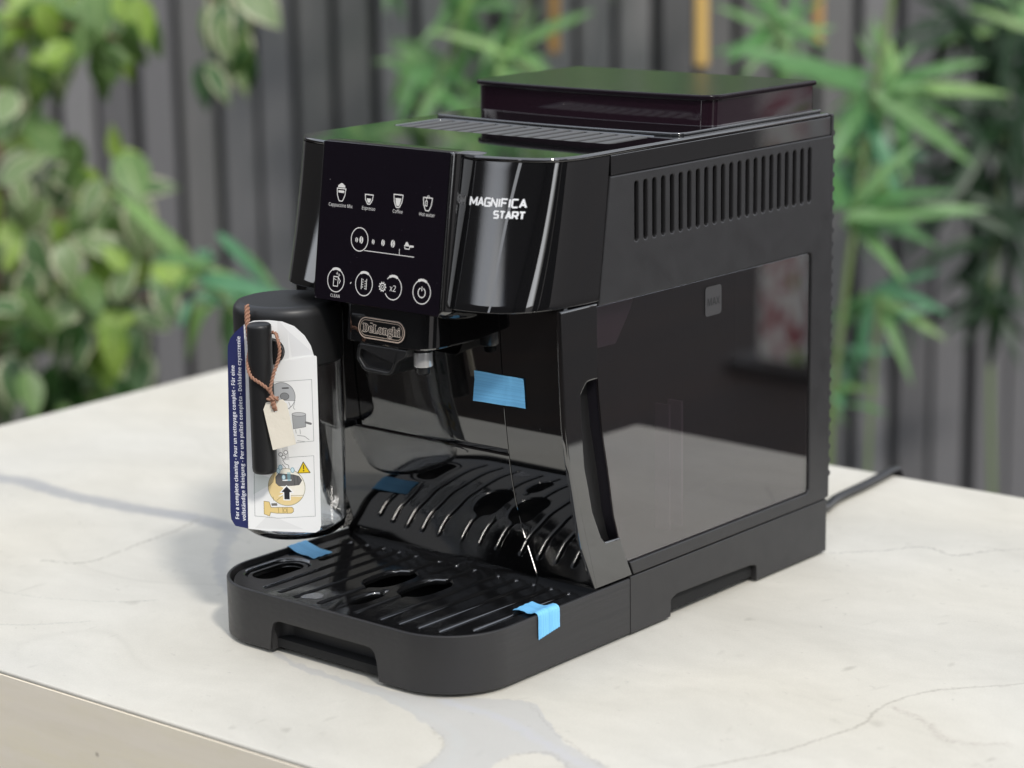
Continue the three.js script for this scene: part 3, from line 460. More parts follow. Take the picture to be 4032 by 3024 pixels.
  const oval = (x0, x1, za, zb, r) => gs.holes.push(path2(rounded([[x0, -za, r], [x1, -za, r], [x1, -zb, r], [x0, -zb, r]], 8)));
  for (const [x, za, zb] of [[-.099, .0905, .128], [-.0845, .088, .1360], [-.0695, .0865, .2040], [-.0545, .0862, .2050], [-.0385, .0860, .2058], [.0385, .0860, .2045], [.0545, .0860, .2035], [.0700, .0860, .2020], [.0855, .0860, .1990], [.1015, .0870, .1840]]) slot(x, za, zb, sw);
  slot(-.0165, .0858, .2055, sw, [[.1365, .0225, .0118]]);
  slot(.0165, .0858, .2050, sw, [[.1365, .0225, .0118]]);
  slot(0, .0858, .1120, sw);
  slot(0, .1575, .2050, sw, [[.1780, .0150, .0062]]);
  oval(-.1085, -.0805, .1430, .1930, .0135);
  const grate = part('tray_grate', lying(extr(gs, .0050, .0019, .6, 3), .0338), M.grate, cm);
  // raised collar of the float opening
  const oc = shape(rounded([[-.1075, -.1440, .0125], [-.0815, -.1440, .0125], [-.0815, -.1920, .0125], [-.1075, -.1920, .0125]], 8)); oc.holes.push(path2(rounded([[-.1050, -.1465, .010], [-.0840, -.1465, .010], [-.0840, -.1895, .010], [-.1050, -.1895, .010]], 8)));
  part('float_collar', lying(extr(oc, .003, .0006, .6), .0340), M.grate, grate);

  // mains cord running off the back of the table
  part('power_cord', tube([V(.062, .035, -.195), V(.066, .022, -.235), V(.062, .006, -.285), V(.0525, .0042, -.32), V(.0488, .0042, -.37), V(.0450, .0043, -.405), V(.0425, .0042, -.424), V(.0410, .0020, -.4345), V(.0400, -.008, -.440), V(.0395, -.03, -.442), V(.038, -.2, -.445), V(.036, -.8, -.46)], .0040, 90, 10), M.cord, cm);
}

// ------------------------------------------------------------------ milk jug, card, tag
const JC = V(-.0915, 0, .1525), ca = 34 * Math.PI / 180;
const CN = V(Math.sin(ca), 0, Math.cos(ca)), CE = V(Math.cos(ca), 0, -Math.sin(ca));
const onCard = (x, y, off) => JC.clone().addScaledVector(CN, off).addScaledVector(CE, x / 1000).setY(y / 1000);
{
  const jug = thing('milk_jug', 'clear milk jug with black lid and spout tube docked at left of the machine', 'milk jug', [JC.x, 0, JC.z]);
  const L = p => new THREE.LatheGeometry(p.map(q => V2(q[0], q[1])), 64);
  part('container', L([[0, .0655], [.026, .0650], [.031, .0657], [.0345, .0685], [.0358, .0730], [.0366, .12], [.0368, .1890], [.0355, .1890], [.0352, .12], [.0345, .0745], [.0335, .0705], [.030, .0680], [0, .0680]]), M.clear, jug);
  const lid = part('lid', L([[.0350, .187], [.0370, .1875], [.0372, .189], [.0372, .221], [.0365, .2250], [.0345, .2275], [.0315, .2285], [.030, .2283], [0, .2281]]), M.softBlack, jug);
  const tb = onCard(-8.4, 0, .0520).sub(V(JC.x, 0, JC.z));
  const sp = part('spout_tube', L([[0, .2215], [.0068, .2215], [.0078, .2206], [.00815, .2190], [.00815, .2155], [.00805, .2152], [.0082, .2149], [.0084, .1230], [.0081, .1205], [.0074, .1195], [.0060, .1195], [.0058, .125]]).translate(tb.x, 0, tb.z), M.softBlack, jug);
  const pv = new THREE.CylinderGeometry(.0086, .0086, .020, 28).rotateX(Math.PI / 2); pv.rotateY(ca); const pp = onCard(-3.6, 199.8, .0325).sub(V(JC.x, 0, JC.z)); pv.translate(pp.x, pp.y, pp.z);
  part('spout_pivot', pv, M.softBlack, sp);
  void lid;
}
{
  const card = thing('leaflet', 'white and navy cleaning leaflet with diagrams hung on the milk jug', 'leaflet');
  const backPts = [[-33.8, 198.4], [-33.4, 203.4], [-31.5, 208.5], [-27.8, 213], [-22, 217.7], [-14.9, 220.6], [-4.3, 221], [4.4, 220.1], [12.4, 217], [19.1, 210.8], [23.2, 203.9], [25.1, 197], [25.5, 190], [25.5, 78], [-24.8, 75.5], [-33.6, 77.3], [-36.3, 81.9], [-36.7, 87.1]];
  const x0 = -38, y0 = 72, cw = 68, chh = 151, S = 13;
  const setUV = g => { const p = g.attributes.position, u = g.attributes.uv; for (let i = 0; i < p.count; i++) u.setXY(i, (p.getX(i) * 1000 - x0) / cw, (p.getY(i) * 1000 - y0) / chh); return g; };
  const art = canvasTex(cw * S, chh * S, (c, w, h) => {
    const X = x => (x - x0) * S, Y = y => h - (y - y0) * S;
    c.fillStyle = '#f4f4f2'; c.fillRect(0, 0, w, h);
    c.lineJoin = c.lineCap = 'round';
    const pl = (p, st, lw = .35, fl) => { c.beginPath(); p.forEach((q, i) => i ? c.lineTo(X(q[0]), Y(q[1])) : c.moveTo(X(q[0]), Y(q[1]))); if (fl) { c.fillStyle = fl; c.closePath(); c.fill(); } if (st) { c.strokeStyle = st; c.lineWidth = lw * S; c.stroke(); } };
    const ell = (x, y, rx, ry, st, fl, lw = .35) => { c.beginPath(); c.ellipse(X(x), Y(y), rx * S, ry * S, 0, 0, 7); if (fl) { c.fillStyle = fl; c.fill(); } if (st) { c.strokeStyle = st; c.lineWidth = lw * S; c.stroke(); } };
    // pale grey folds of the print
    pl([[1, 222], [8, 214], [8, 195], [1, 193]], null, 0, 'rgba(200,200,200,.25)'); pl([[8, 214], [18, 205], [26, 198], [10, 196]], null, 0, 'rgba(215,215,215,.35)');
    pl([[-19, 116], [-8, 112], [-10, 106], [-20, 100]], null, 0, 'rgba(190,200,190,.35)'); pl([[-10, 86], [0, 82], [14, 76], [-20, 76]], null, 0, 'rgba(215,215,212,.35)');
    // navy strip with text
    pl([[-40, 230], [-22, 230], [-21.9, 192], [-23.2, 142], [-24.9, 70], [-40, 70]], null, 0, '#20275c');
    c.save(); c.fillStyle = '#f2f2f6'; c.font = `bold ${3.55 * S}px sans-serif`; c.textBaseline = 'middle';
    const vt = (s, x, y, len) => { c.save(); c.translate(X(x), Y(y)); c.rotate(-Math.PI / 2 + .012); const m = c.measureText(s).width; c.scale(len * S / m, 1); c.fillText(s, 0, 0); c.restore(); };
    vt('For a complete cleaning - Pour un nettoyage complet - F\u00fcr eine', -32.0, 82, 108); vt('vollst\u00e4ndige Reinigung - Per una pulizia completa - Dok\u0142adne czyszczenie', -27.4, 81, 129); c.restore();
    // upper frame
    pl([[-18, 177.6], [23.2, 180.8], [23.2, 138.2], [10, 136.6], [-18, 134.5], [-18, 177.6]], '#8d8d8d', .28);
    ell(2.5, 169, 9, 9.5, '#777', '#f6f6f6'); c.save(); c.beginPath(); c.rect(X(-10), Y(179), 24 * S, 13 * S); c.clip(); ell(2.5, 169, 9, 9.5, '#777', '#b9bbbd'); c.restore(); pl([[-6, 166.5], [11.5, 166]], '#888', .3); pl([[3, 174.6], [7, 174.8]], '#444', .9); ell(4.3, 169, 3, 2.4, '#555', '#8a8c8e'); pl([[7, 165], [8, 162], [7, 160]], '#999', .3); pl([[11, 165], [10, 161], [11, 160]], '#999', .3);
    pl([[9, 156.5], [18.3, 157], [18, 148], [9.5, 146.5]], '#777', .35, '#a9abad'); ell(13.6, 156.6, 4.7, 1.3, '#777', '#c8c9ca'); pl([[18.2, 151], [21.5, 150.2]], '#777', 1.5); pl([[11, 146], [11.3, 143.4]], '#999', .35); pl([[14, 146], [14.2, 143]], '#999', .35); pl([[12, 142], [17, 141.4], [20, 139]], '#999', .4); pl([[12, 138.2], [17, 137.6]], '#999', .4);
    // lower frame
    pl([[2, 126.2], [22.8, 127.9], [22.4, 85.4], [-3.2, 83.5], [-19.5, 84.9], [-18.7, 116]], '#8d8d8d', .28);
    pl([[1, 133.5], [5, 134], [6, 125], [1, 124]], null, 0, 'rgba(205,205,205,.8)'); for (const [x, y] of [[0, 128.5], [3.6, 130], [2, 126.6]]) ell(x, y, 1.3, 1.3, '#555', '#eee', .35); pl([[1.4, 124.5], [2.8, 122], [5.2, 121], [5.6, 116.8]], '#666', .35); pl([[1, 121.6], [3, 119.4], [3.4, 117]], '#666', .3);
    ell(3.3, 105.6, 12.7, 13, '#8c8460', '#fbf6e8'); c.save(); c.beginPath(); c.ellipse(X(3.3), Y(105.6), 12.5 * S, 12.8 * S, 0, 0, 7); c.clip(); pl([[-10, 119], [-3, 119], [-4, 108], [4, 103], [-3, 99], [16, 99], [16, 90], [-10, 90]], null, 0, '#f0d79c'); pl([[-10, 119], [-4, 118], [-6, 109], [-9, 106]], '#9a865a', .3, '#bfae86'); pl([[-4, 96], [0, 99.4], [15.5, 100]], '#a58f5e', .3); c.restore();
    pl([[-4, 112.5], [-2, 115], [8, 114.4], [12, 113.4], [14, 110.6], [12, 107.4], [8, 106.8], [-2, 106.4], [-4, 108.4]], '#3e3e40', .35, '#6b6a6a'); pl([[8.5, 114], [9, 106.8]], '#3e3e40', .3); pl([[11, 113.6], [11.4, 107.2]], '#3e3e40', .3); pl([[1, 110.4], [6.5, 110.6]], '#fff', .9);
    for (const [x, y] of [[-2, 117], [1.5, 112.5], [7.8, 117.6], [-.5, 119.4]]) ell(x, y, 1.2, 1.7, '#6aa0b4', '#d8eef4', .4); pl([[4, 116], [6.4, 116], [6.2, 110], [4.2, 110]], null, 0, 'rgba(130,190,205,.6)');
    pl([[3.3, 106.6], [7.8, 101.8], [5.5, 101.8], [5.5, 96.6], [1.1, 96.6], [1.1, 101.8], [-1.2, 101.8]], '#fff', .7, '#23232b');
    pl([[-12.8, 95.4], [-13, 86.4], [-9.4, 85], [-8.4, 87.6], [-4, 87], [6, 87.2], [7.4, 88.4], [7.4, 90.4], [6.4, 91.4], [-8, 91], [-9.2, 95]], '#8a7238', .35, '#edd18c'); for (const x of [-3, 0, 3]) pl([[x, 91], [x + .2, 87]], '#8a7238', .25); ell(1.6, 89.2, 1.1, 1.3, '#8a7238', null, .25); pl([[-7.6, 93.8], [-4, 94], [-3.8, 92.6], [-7.4, 92.4]], '#555', .3, '#77736a'); pl([[-6, 96], [-6.4, 98.6]], '#8a7238', .3);
    pl([[15.4, 123.4], [19.9, 116], [11.3, 115.6]], '#4a4020', .5, '#f4d21c'); pl([[15.5, 121.2], [15.5, 118.6]], '#222', .6); ell(15.5, 117.3, .4, .4, '#222', '#222', .2);
  });
  const cardMat = new THREE.MeshStandardMaterial({ map: art, roughness: .62, side: THREE.DoubleSide });
  const hole = () => { const q = []; for (let i = 0; i < 28; i++) { const a = i / 28 * 2 * Math.PI; q.push([-.0036 + .0090 * Math.cos(a), .1998 + .0090 * Math.sin(a)]); } return path2(q); };
  const bsz = shape(backPts.map(p => [p[0] / 1000, p[1] / 1000])); bsz.holes.push(hole());
  const place = (m, off) => { m.position.copy(JC).addScaledVector(CN, off); m.rotation.y = ca; return m; };
  place(part('back_leaf', setUV(extr(bsz, .0003)), cardMat, card), .0382);
  const fs = shape([[-20.1, 192.3], [3.5, 193.8], [26.2, 197.2], [27.2, 196.5], [26.9, 140], [26.2, 79.1], [25.1, 75.5], [21.9, 73.7], [12.3, 73.8], [-10, 74.3], [-24.4, 75.7], [-23.0, 142]].map(p => [p[0] / 1000, p[1] / 1000])); 
  const hh2 = []; for (let i = 0; i <= 20; i++) { const a = Math.PI + Math.PI * i / 20; hh2.push([-.0036 + .0090 * Math.cos(a), .1940 + .0032 * Math.sin(a)]); }
  place(part('front_leaf', setUV(extr(fs, .0003)), cardMat, card), .0392);

  // twine with the price tag
  const tg = thing('price_tag', 'small blank cream card tag on brown twine tied round the spout tube', 'price tag');
  const ts = shape([[-5.5, 165.2], [-3.5, 170], [7.8, 172.3], [10.5, 169.2], [15.7, 141.7], [-.1, 137.4]].map(p => [p[0] / 1000, p[1] / 1000])); { const q = []; for (let i = 0; i < 16; i++) { const a = i / 16 * 2 * Math.PI; q.push([.0026 + .0014 * Math.cos(a), .1648 + .0014 * Math.sin(a)]); } ts.holes.push(path2(q)); }
  place(part('card', extr(ts, .0006, .0001), M.tagPaper, tg), .0617);
  const strands = (pts, R = .00062, r = .00072) => { const cur = new THREE.CatmullRomCurve3(pts), len = cur.getLength(), N = Math.max(20, Math.round(len / .0006)); const out = []; for (const ph of [0, Math.PI]) { const q = []; for (let i = 0; i <= N; i++) { const t = i / N, p = cur.getPointAt(t), T = cur.getTangentAt(t), a = V(0, 0, 1).cross(T).lengthSq() > .01 ? CN.clone().cross(T).normalize() : V(1, 0, 0), b = T.clone().cross(a).normalize(), an = ph + t * len / .0052 * 2 * Math.PI; q.push(p.addScaledVector(a, R * Math.cos(an)).addScaledVector(b, R * Math.sin(an))); } out.push(new THREE.TubeGeometry(new THREE.CatmullRomCurve3(q), N, r, 6, false)); } return out; };
  const TC = (x, y, off) => onCard(x, y, off);
  const cordG = [
    ...strands([TC(-20.6, 230.2, .0345), TC(-20.3, 226, .0365), TC(-20, 220, .0385), TC(-18.6, 210, .0410), TC(-17.4, 202, .0445), TC(-16.9, 196, .0525), TC(-15.6, 191.3, .0575), TC(-12.8, 187, .0610), TC(-6.2, 182.7, .0622), TC(-1.4, 178.7, .0622), TC(1.3, 174, .0622)]),
    ...strands([TC(-20.0, 230.4, .033), TC(-19.0, 224, .036), TC(-18.0, 216, .039), TC(-8, 214, .0415), TC(0, 213.6, .0440), TC(3.6, 212, .0520), TC(5.4, 208.3, .056), TC(5.9, 203.4, .0570), TC(4.6, 197.1, .0580), TC(2.5, 190.9, .060), TC(1, 184.6, .0620), TC(-.1, 179, .0628), TC(1.3, 174, .0632)]),
    ...strands([TC(-1.8, 172, .0630), TC(.2, 173.6, .0640), TC(2.4, 173.4, .0642), TC(4.9, 172.9, .0630)], .0008, .0009),
    ...strands([TC(.6, 174, .0630), TC(1.0, 170, .0634), TC(1.8, 166.8, .0634), TC(2.6, 164.4, .0612)]),
    ...strands([TC(1.8, 174, .0632), TC(2.2, 170, .0638), TC(2.8, 167, .0638), TC(2.9, 164.6, .0612)])];
  part('twine', cordG, M.twine, tg);
}

// ------------------------------------------------------------------ blue tape
{
  M.tape.map = canvasTex(256, 256, (c, w, h) => { c.fillStyle = '#fff'; c.fillRect(0, 0, w, h); for (let k = 0; k < 420; k++) { c.fillStyle = `rgba(${rnd() < .5 ? '120,150,175' : '255,255,255'},${rnd() * .2})`; c.fillRect(0, rnd() * h, w, 1 + rnd() * 2); } }); M.tape.color.setRGB(.22, .60, .95);
  const strip = (rows) => { const rings = rows.map(r => r.map(p => V(...p))); return loft(rings, { crease: 1.2 }); };
  // on the back panel
  const t1 = thing('masking_tape', 'flat rectangle of light blue tape on the mirror black back panel', 'tape');
  const prof = y => lerp(.1048, .1072, (y - .165) / .035) + .0004; const rows = [];
  for (let j = 0; j <= 16; j++) { const y0 = lerp(.1665, .1870, j / 16), r = []; for (let i = 0; i <= 24; i++) { const u = i / 24, y = y0 + .00012 * Math.sin(u * 9) * (j === 0 || j === 16 ? 1 : .6), lift = Math.max(0, (j / 16 - .7) * (u - .75)) * .006, crease = .00022 * Math.exp(-(((u - .62 - .1 * j / 16) / .02) ** 2)) + .0001 * noise.noise(u * 7, j * .4, 3); r.push([lerp(.0378, .0812, u) + .0002 * noise.noise(j * .9, u > .5 ? 4 : 1, 2), y, prof(y) + .0004 + lift + crease]); } rows.push(r); }
  part('strip', strip(rows), M.tape, t1);
  // folded over the right rim of the tray
  const t2 = thing('masking_tape', 'crinkled blue tape folded down over the right rim of the drip tray', 'tape');
  const prf = [[.0962, .0396], [.1010, .0399], [.1060, .0404], [.1105, .0412], [.1150, .0424], [.1178, .0428], [.1198, .0424], [.1207, .0408], [.1208, .0370], [.1207, .0320], [.1208, .0262]]; const r2 = [];
  for (let i = 0; i <= 26; i++) { const s = i / 26, r = []; prf.forEach((p, j) => { const za = j < 4 ? [.1416, .1212] : [.1428, .1208], zz = lerp(za[0], za[1], s) - .004 * (1 - j / 10) * (j < 3 ? .5 : 0); const k = j > 5 ? .00035 * Math.sin(s * 60) : .0002 * Math.sin(s * 22 + j); const y = p[1] + (j < 6 ? k + .0007 * Math.sin(j * 1.4 + s * 2) : 0) + (j === prf.length - 1 ? lerp(-.0012, .0022, s) : 0); r.push([p[0] + (j > 5 ? k : 0), y, zz]); }); r2.push(r); }
  part('strip', strip(r2), M.tape, t2);
  // on the left rim of the tray
  const t3 = thing('masking_tape', 'short blue tape over the left rim of the drip tray beneath the jug', 'tape');
  const r3 = []; for (let i = 0; i <= 10; i++) { const s = i / 10, r = []; [[-.1206, .030], [-.1207, .0385], [-.1203, .0418], [-.1185, .0424], [-.1150, .0412], [-.1100, .0404], [-.1030, .0397], [-.0960, .0398], [-.0895, .0394]].forEach((p, j) => r.push([p[0], p[1] + .0003 * Math.sin(s * 17 + j * 2), lerp(.1325, .1135, s) + j * .0007])); r3.push(r); }
  part('strip', strip(r3), M.tape, t3);
}

// scrap of clear film near the front of the grate
{
  const f = thing('film_scrap', 'small torn scrap of pale clear film on the front of the grate', 'film');
  part('film', lying(extr(shape([[-.0365, -.1985], [-.0345, -.1925], [-.030, -.1905], [-.0255, -.1925], [-.0225, -.1975], [-.0245, -.2015], [-.0285, -.2025], [-.0330, -.2055], [-.0358, -.2040]]), .0002), .0390), new THREE.MeshPhysicalMaterial({ color: col(.75, .75, .77), transmission: .9, thickness: 0, roughness: .25 }), f);
}

// ------------------------------------------------------------------ plants
const leafGeo = (prof, bend, fold, n = 7) => { const pos = [], uv = [], idx = []; for (let i = 0; i <= n; i++) { const t = i / n, w = prof(t); for (let k = -1; k <= 1; k++) { pos.push(k * w, t, -bend * t * t + Math.abs(k) * fold * w); uv.push(.5 + k * .5, t); } } for (let i = 0; i < n; i++) for (let k = 0; k < 2; k++) { const a = i * 3 + k; idx.push(a, a + 1, a + 4, a, a + 4, a + 3); } const g = new THREE.BufferGeometry(); g.setAttribute('position', new THREE.Float32BufferAttribute(pos, 3)); g.setAttribute('uv', new THREE.Float32BufferAttribute(uv, 2)); g.setIndex(idx); g.computeVertexNormals(); return g; };
const ovate = [0.1, 0.28, 0.45].map((b, i) => leafGeo(t => .30 * Math.pow(Math.sin(Math.PI * Math.pow(t, .78)), .9) + .002, b, [.25, .1, .35][i], 8));
const strap = [0.08, 0.25, 0.5].map((b, i) => leafGeo(t => .064 * Math.pow(Math.sin(Math.PI * Math.pow(Math.min(1, t * .97 + .03), .7)), .75) + .001, b, [.3, .2, .4][i], 9));
const leafTex = (base, mid, edge, ew) => canvasTex(64, 256, (c, w, h) => { c.fillStyle = edge; c.fillRect(0, 0, w, h); c.fillStyle = base; c.beginPath(); for (let i = 0; i <= 40; i++) c.lineTo(w * (ew + rr(0, ew * .6)), i * h / 40); for (let i = 40; i >= 0; i--) c.lineTo(w * (1 - ew - rr(0, ew * .6)), i * h / 40); c.fill(); for (let k = 0; k < 26; k++) { c.strokeStyle = `rgba(20,40,10,${rnd() * .25})`; c.lineWidth = 2 + rnd() * 4; c.beginPath(); c.moveTo(w / 2, k * 10); c.lineTo(rnd() < .5 ? 0 : w, k * 10 - 26); c.stroke(); } c.fillStyle = mid; c.fillRect(w / 2 - 1.5, 0, 3, h); });
const leafMat = (map, tint = [1, 1, 1], tr = .35, ro = .42) => new THREE.MeshPhysicalMaterial({ map, color: col(.86 * tint[0], .85 * tint[1], .72 * tint[2]), roughness: ro, transmission: tr, thickness: 0, side: THREE.DoubleSide, ior: 1.4 });
const figMats = [leafMat(leafTex('#72965a', '#aabf8c', '#86a46c', .05)), leafMat(leafTex('#8aa578', '#c0cda8', '#cfd2ba', .09)), leafMat(leafTex('#557850', '#8aa07a', '#cccfba', .12), [1, 1, 1], .25), leafMat(leafTex('#a8cc62', '#d6e4a0', '#b6d474', .05), [1, 1, 1], .45), leafMat(leafTex('#2f5228', '#547048', '#3c6034', .06), [1, 1, 1], .2)];
const bamMats = [leafMat(leafTex('#5c9458', '#8abb80', '#6aa065', .05)), leafMat(leafTex('#7fb074', '#aed0a0', '#8cba80', .06), [1, 1, 1], .4), leafMat(leafTex('#9cc87e', '#c3dea8', '#a6ce8a', .05), [1, 1, 1], .45), leafMat(leafTex('#5f9a78', '#8cb89a', '#6aa384', .05), [1, 1, 1], .3), leafMat(leafTex('#1e3a20', '#345434', '#24442a', .05), [1, 1, 1], .15)];  // last green is a darkened copy: shade of the deeper leaves as colour
const woodMat = new THREE.MeshStandardMaterial({ color: col(.13, .085, .05), roughness: .85 });
const stemMat = new THREE.MeshStandardMaterial({ color: col(.12, .17, .06), roughness: .7 });
function putLeaf(parent, name, geos, mat, A, B, roll = 0, widthScale = 1) {
  const dir = B.clone().sub(A), L = dir.length(); dir.normalize();
  let nrm = BK.clone().multiplyScalar(.8).add(V(0, .5, 0)).addScaledVector(RT, roll); nrm.addScaledVector(dir, -nrm.dot(dir)).normalize();
  const x = dir.clone().cross(nrm).normalize(); const m = part(name, geos[Math.floor(rnd() * geos.length)], mat, parent);
  m.matrix.makeBasis(x.multiplyScalar(L * widthScale), dir.clone().multiplyScalar(L), nrm.multiplyScalar(L)); m.matrix.setPosition(A); m.matrix.decompose(m.position, m.quaternion, m.scale); return m;
}
// leafy fig on the left: trunk, branches and clusters
{
  const fig = thing('fig_tree', 'leafy fig with light green cream-edged oval leaves at left behind the table', 'plant');
  const D = 3.75;
  part('trunk', tube([spot(-60, 3600, D).setY(-.95), spot(-45, 1300, D), spot(-15, 700, D), spot(-5, 380, D), spot(-40, 100, D), spot(-60, -160, D)], .012, 40, 8), woodMat, fig);
  const br = (pts, d, r = .0035) => part('branch', tube(pts.map(p => spot(p[0], p[1], d + (p[2] || 0))), r, 24, 6), woodMat, fig);
  br([[-10, 400], [60, 440], [150, 470], [260, 480], [330, 560]], D); br([[-10, 560], [80, 600], [190, 600], [260, 650], [330, 640]], D); br([[-20, 740], [60, 720], [160, 730], [250, 780]], D + .05); br([[-40, 60], [60, 50], [160, 60], [270, 90]], D - .1); br([[-60, -60], [150, -90], [380, -60], [470, 10], [495, 120]], D - .05); br([[-40, 260], [20, 240], [60, 230]], D); br([[-30, 850], [80, 830], [200, 850]], D + .1);
  const cl = [[40, 40, 70, 10, 0], [140, 70, 80, 12, 0], [230, 100, 55, 8, 0], [80, 140, 60, 7, 0], [200, 20, 60, 7, 0], [300, 20, 40, 4, 0], [20, 220, 45, 5, 1], [480, 30, 60, 8, 2], [500, 120, 45, 7, 2], [470, 170, 30, 4, 2], [20, 330, 25, 3, 0],
    [60, 430, 60, 6, 1], [150, 380, 50, 5, 0], [200, 420, 45, 6, 1], [280, 390, 40, 4, 0], [270, 470, 60, 6, 1], [120, 500, 60, 6, 1], [40, 530, 50, 5, 1], [190, 560, 60, 7, 1], [290, 580, 60, 6, 1], [110, 610, 60, 7, 1], [330, 530, 30, 3, 1], [30, 640, 50, 6, 2], [180, 650, 50, 6, 1], [250, 680, 50, 6, 2], [60, 730, 60, 7, 2], [140, 740, 50, 6, 2], [220, 770, 50, 6, 0], [290, 700, 40, 4, 2], [30, 840, 50, 6, 2], [120, 850, 50, 6, 3], [220, 830, 40, 5, 0], [70, 910, 50, 6, 3], [300, 800, 30, 3, 3], [170, 900, 40, 4, 3], [20, 130, 60, 6, 0], [110, 10, 70, 7, 0], [270, 60, 50, 5, 0], [90, 470, 60, 5, 1], [230, 520, 50, 5, 1], [320, 640, 40, 4, 1], [10, 470, 40, 4, 1], [160, 690, 60, 5, 2], [20, 790, 50, 5, 3], [280, 870, 40, 4, 3]];
  const pick = k => { const r = rnd(); return figMats[k === 0 ? (r < .45 ? 3 : r < .75 ? 0 : r < .9 ? 1 : 2) : k === 1 ? (r < .45 ? 1 : r < .7 ? 2 : r < .88 ? 3 : 0) : k === 2 ? (r < .4 ? 2 : r < .6 ? 1 : r < .8 ? 0 : 4) : (r < .6 ? 4 : r < .85 ? 0 : 2)]; };
  for (const [u, v, r, n, k] of cl) for (let i = 0; i < n; i++) {
    const a = rnd() * 7, q = r * Math.sqrt(rnd()), L = rr(72, 124), dn = rr(-.6, .6) + (rnd() < .72 ? Math.PI / 2 : rnd() * 6), d = D + rr(-.18, .18);
    const A = spot(u + q * Math.cos(a), v + q * Math.sin(a) - L * .4, d), B = spot(u + q * Math.cos(a) + L * Math.cos(dn), v + q * Math.sin(a) - L * .4 + L * Math.sin(dn), d + rr(-.05, .05));
    putLeaf(fig, 'leaf', ovate, pick(k), A, B, rr(-.7, .7), rr(.8, 1.1));
  }
}
function bamboo(label, D, stems, leaves, whorls, group) {
  const b = thing('bamboo_plant', label, 'plant', [0, 0, 0], group);
  for (const [pts, r] of stems) part('stem', tube(pts.map(p => spot(p[0], p[1], D + (p[2] || 0))), r, 40, 8), stemMat, b);
  for (const [u0, v0, u1, v1, k, w] of leaves) putLeaf(b, 'leaf', strap, bamMats[k], spot(u0, v0, D + rr(-.06, .06)), spot(u1, v1, D + rr(-.12, .12)), rr(-.5, .5), w || 1.1);
  for (const [u, v, n0, a0, a1, L0, L1, k0, k1, dd] of whorls) for (let i = 0, n = Math.min(14, Math.round(n0 * 1.45)); i < n; i++) { const a = lerp(a0, a1, (i + rnd() * .8) / n) * Math.PI / 180, L = rr(L0, L1), d = D + (dd || 0) + rr(-.1, .1); putLeaf(b, 'leaf', strap, bamMats[k0 + Math.floor(rnd() * (k1 - k0 + 1))], spot(u + rr(-14, 14), v + rr(-14, 14), d), spot(u + L * Math.cos(a), v - L * Math.sin(a), d + rr(-.1, .1)), rr(-.7, .7), rr(.9, 1.35)); }
  return b;
}
bamboo('spray of narrow blue-green leaves low on the left beside the milk jug', 3.45, [[[[640, 1500], [600, 1100], [520, 700], [430, 580], [400, 540]], .004]],
  [[430, 590, 255, 405, 2, 1.2], [440, 565, 440, 470, 3], [450, 560, 480, 500, 3], [470, 505, 600, 615, 3, 1.3], [480, 520, 620, 600, 1], [440, 580, 275, 690, 2, 1.2], [430, 600, 640, 640, 3, 1.3], [420, 640, 580, 660, 3, 1.2], [410, 650, 390, 700, 3], [430, 650, 405, 800, 2], [520, 640, 470, 770, 1], [570, 640, 610, 860, 3, 1.2], [560, 620, 640, 720, 3], [330, 560, 420, 540, 1], [350, 620, 290, 600, 1]],
  [[520, 610, 7, 150, 320, 90, 160, 0, 3, .1], [590, 700, 7, 200, 340, 90, 170, 3, 4, .15]]);
bamboo('bamboo with soft green leaves hanging behind the bean hopper at top centre', 4.2, [[[[1260, -1150], [1220, -600], [1180, -260], [1150, -40], [1090, 120], [1040, 260], [1000, 420]], .004], [[[880, -1100], [920, -600], [960, -200], [1000, 0], [960, 140], [900, 240]], .003]],
  [[1060, 290, 865, 105, 0, 1.3], [1000, 180, 850, 130, 0], [1090, 110, 1275, 15, 1, 1.3], [1080, 60, 1040, 150, 1], [1100, 120, 1060, 235, 1, 1.4], [1085, 150, 1240, 245, 1, 1.2], [1100, 175, 1275, 165, 1], [1080, 170, 975, 250, 1], [890, 130, 825, 235, 1], [1000, 10, 900, 95, 1], [1010, 20, 960, -60, 0], [1090, 130, 1180, 60, 2], [900, 150, 860, 270, 0], [960, 180, 880, 300, 1], [1040, 60, 985, 170, 0], [1120, 100, 1200, 170, 1], [1060, 230, 960, 320, 1], [1000, 120, 940, 230, 0], [1100, 20, 1000, -60, 1]],
  [[1090, 130, 8, 0, 360, 100, 180, 0, 2, 0], [940, 130, 7, 130, 330, 80, 150, 0, 1, .1], [1010, 30, 6, 0, 360, 80, 140, 0, 1, 0], [1400, 260, 5, 20, 200, 60, 120, 0, 1, .2], [1050, -130, 10, 0, 360, 110, 200, 0, 2, 0], [1180, -260, 10, 0, 360, 110, 200, 0, 2, .1], [920, -240, 9, 0, 360, 110, 200, 0, 2, .1], [1060, -420, 10, 0, 360, 110, 210, 0, 2, 0], [1300, -420, 8, 0, 360, 110, 210, 0, 2, .2], [1240, -150, 8, 0, 360, 110, 200, 0, 3, .2], [1420, -200, 9, 0, 360, 110, 200, 0, 3, .2], [1560, -320, 9, 0, 360, 110, 200, 0, 3, .2], [1680, -180, 9, 0, 360, 110, 200, 0, 3, .2], [820, -120, 7, 0, 360, 100, 190, 0, 3, .2], ...[[760, -860], [900, -760], [900, -980], [1030, -880], [1150, -780], [1160, -1010], [1290, -900], [1420, -780], [1450, -960], [1580, -860], [1720, -780], [1250, -640], [1000, -600]].map(q => [q[0], q[1] + 370, 8, 0, 360, 130, 230, 0, 2, .1])]);  // upper whorls are out of view, placed to reflect green in the deck
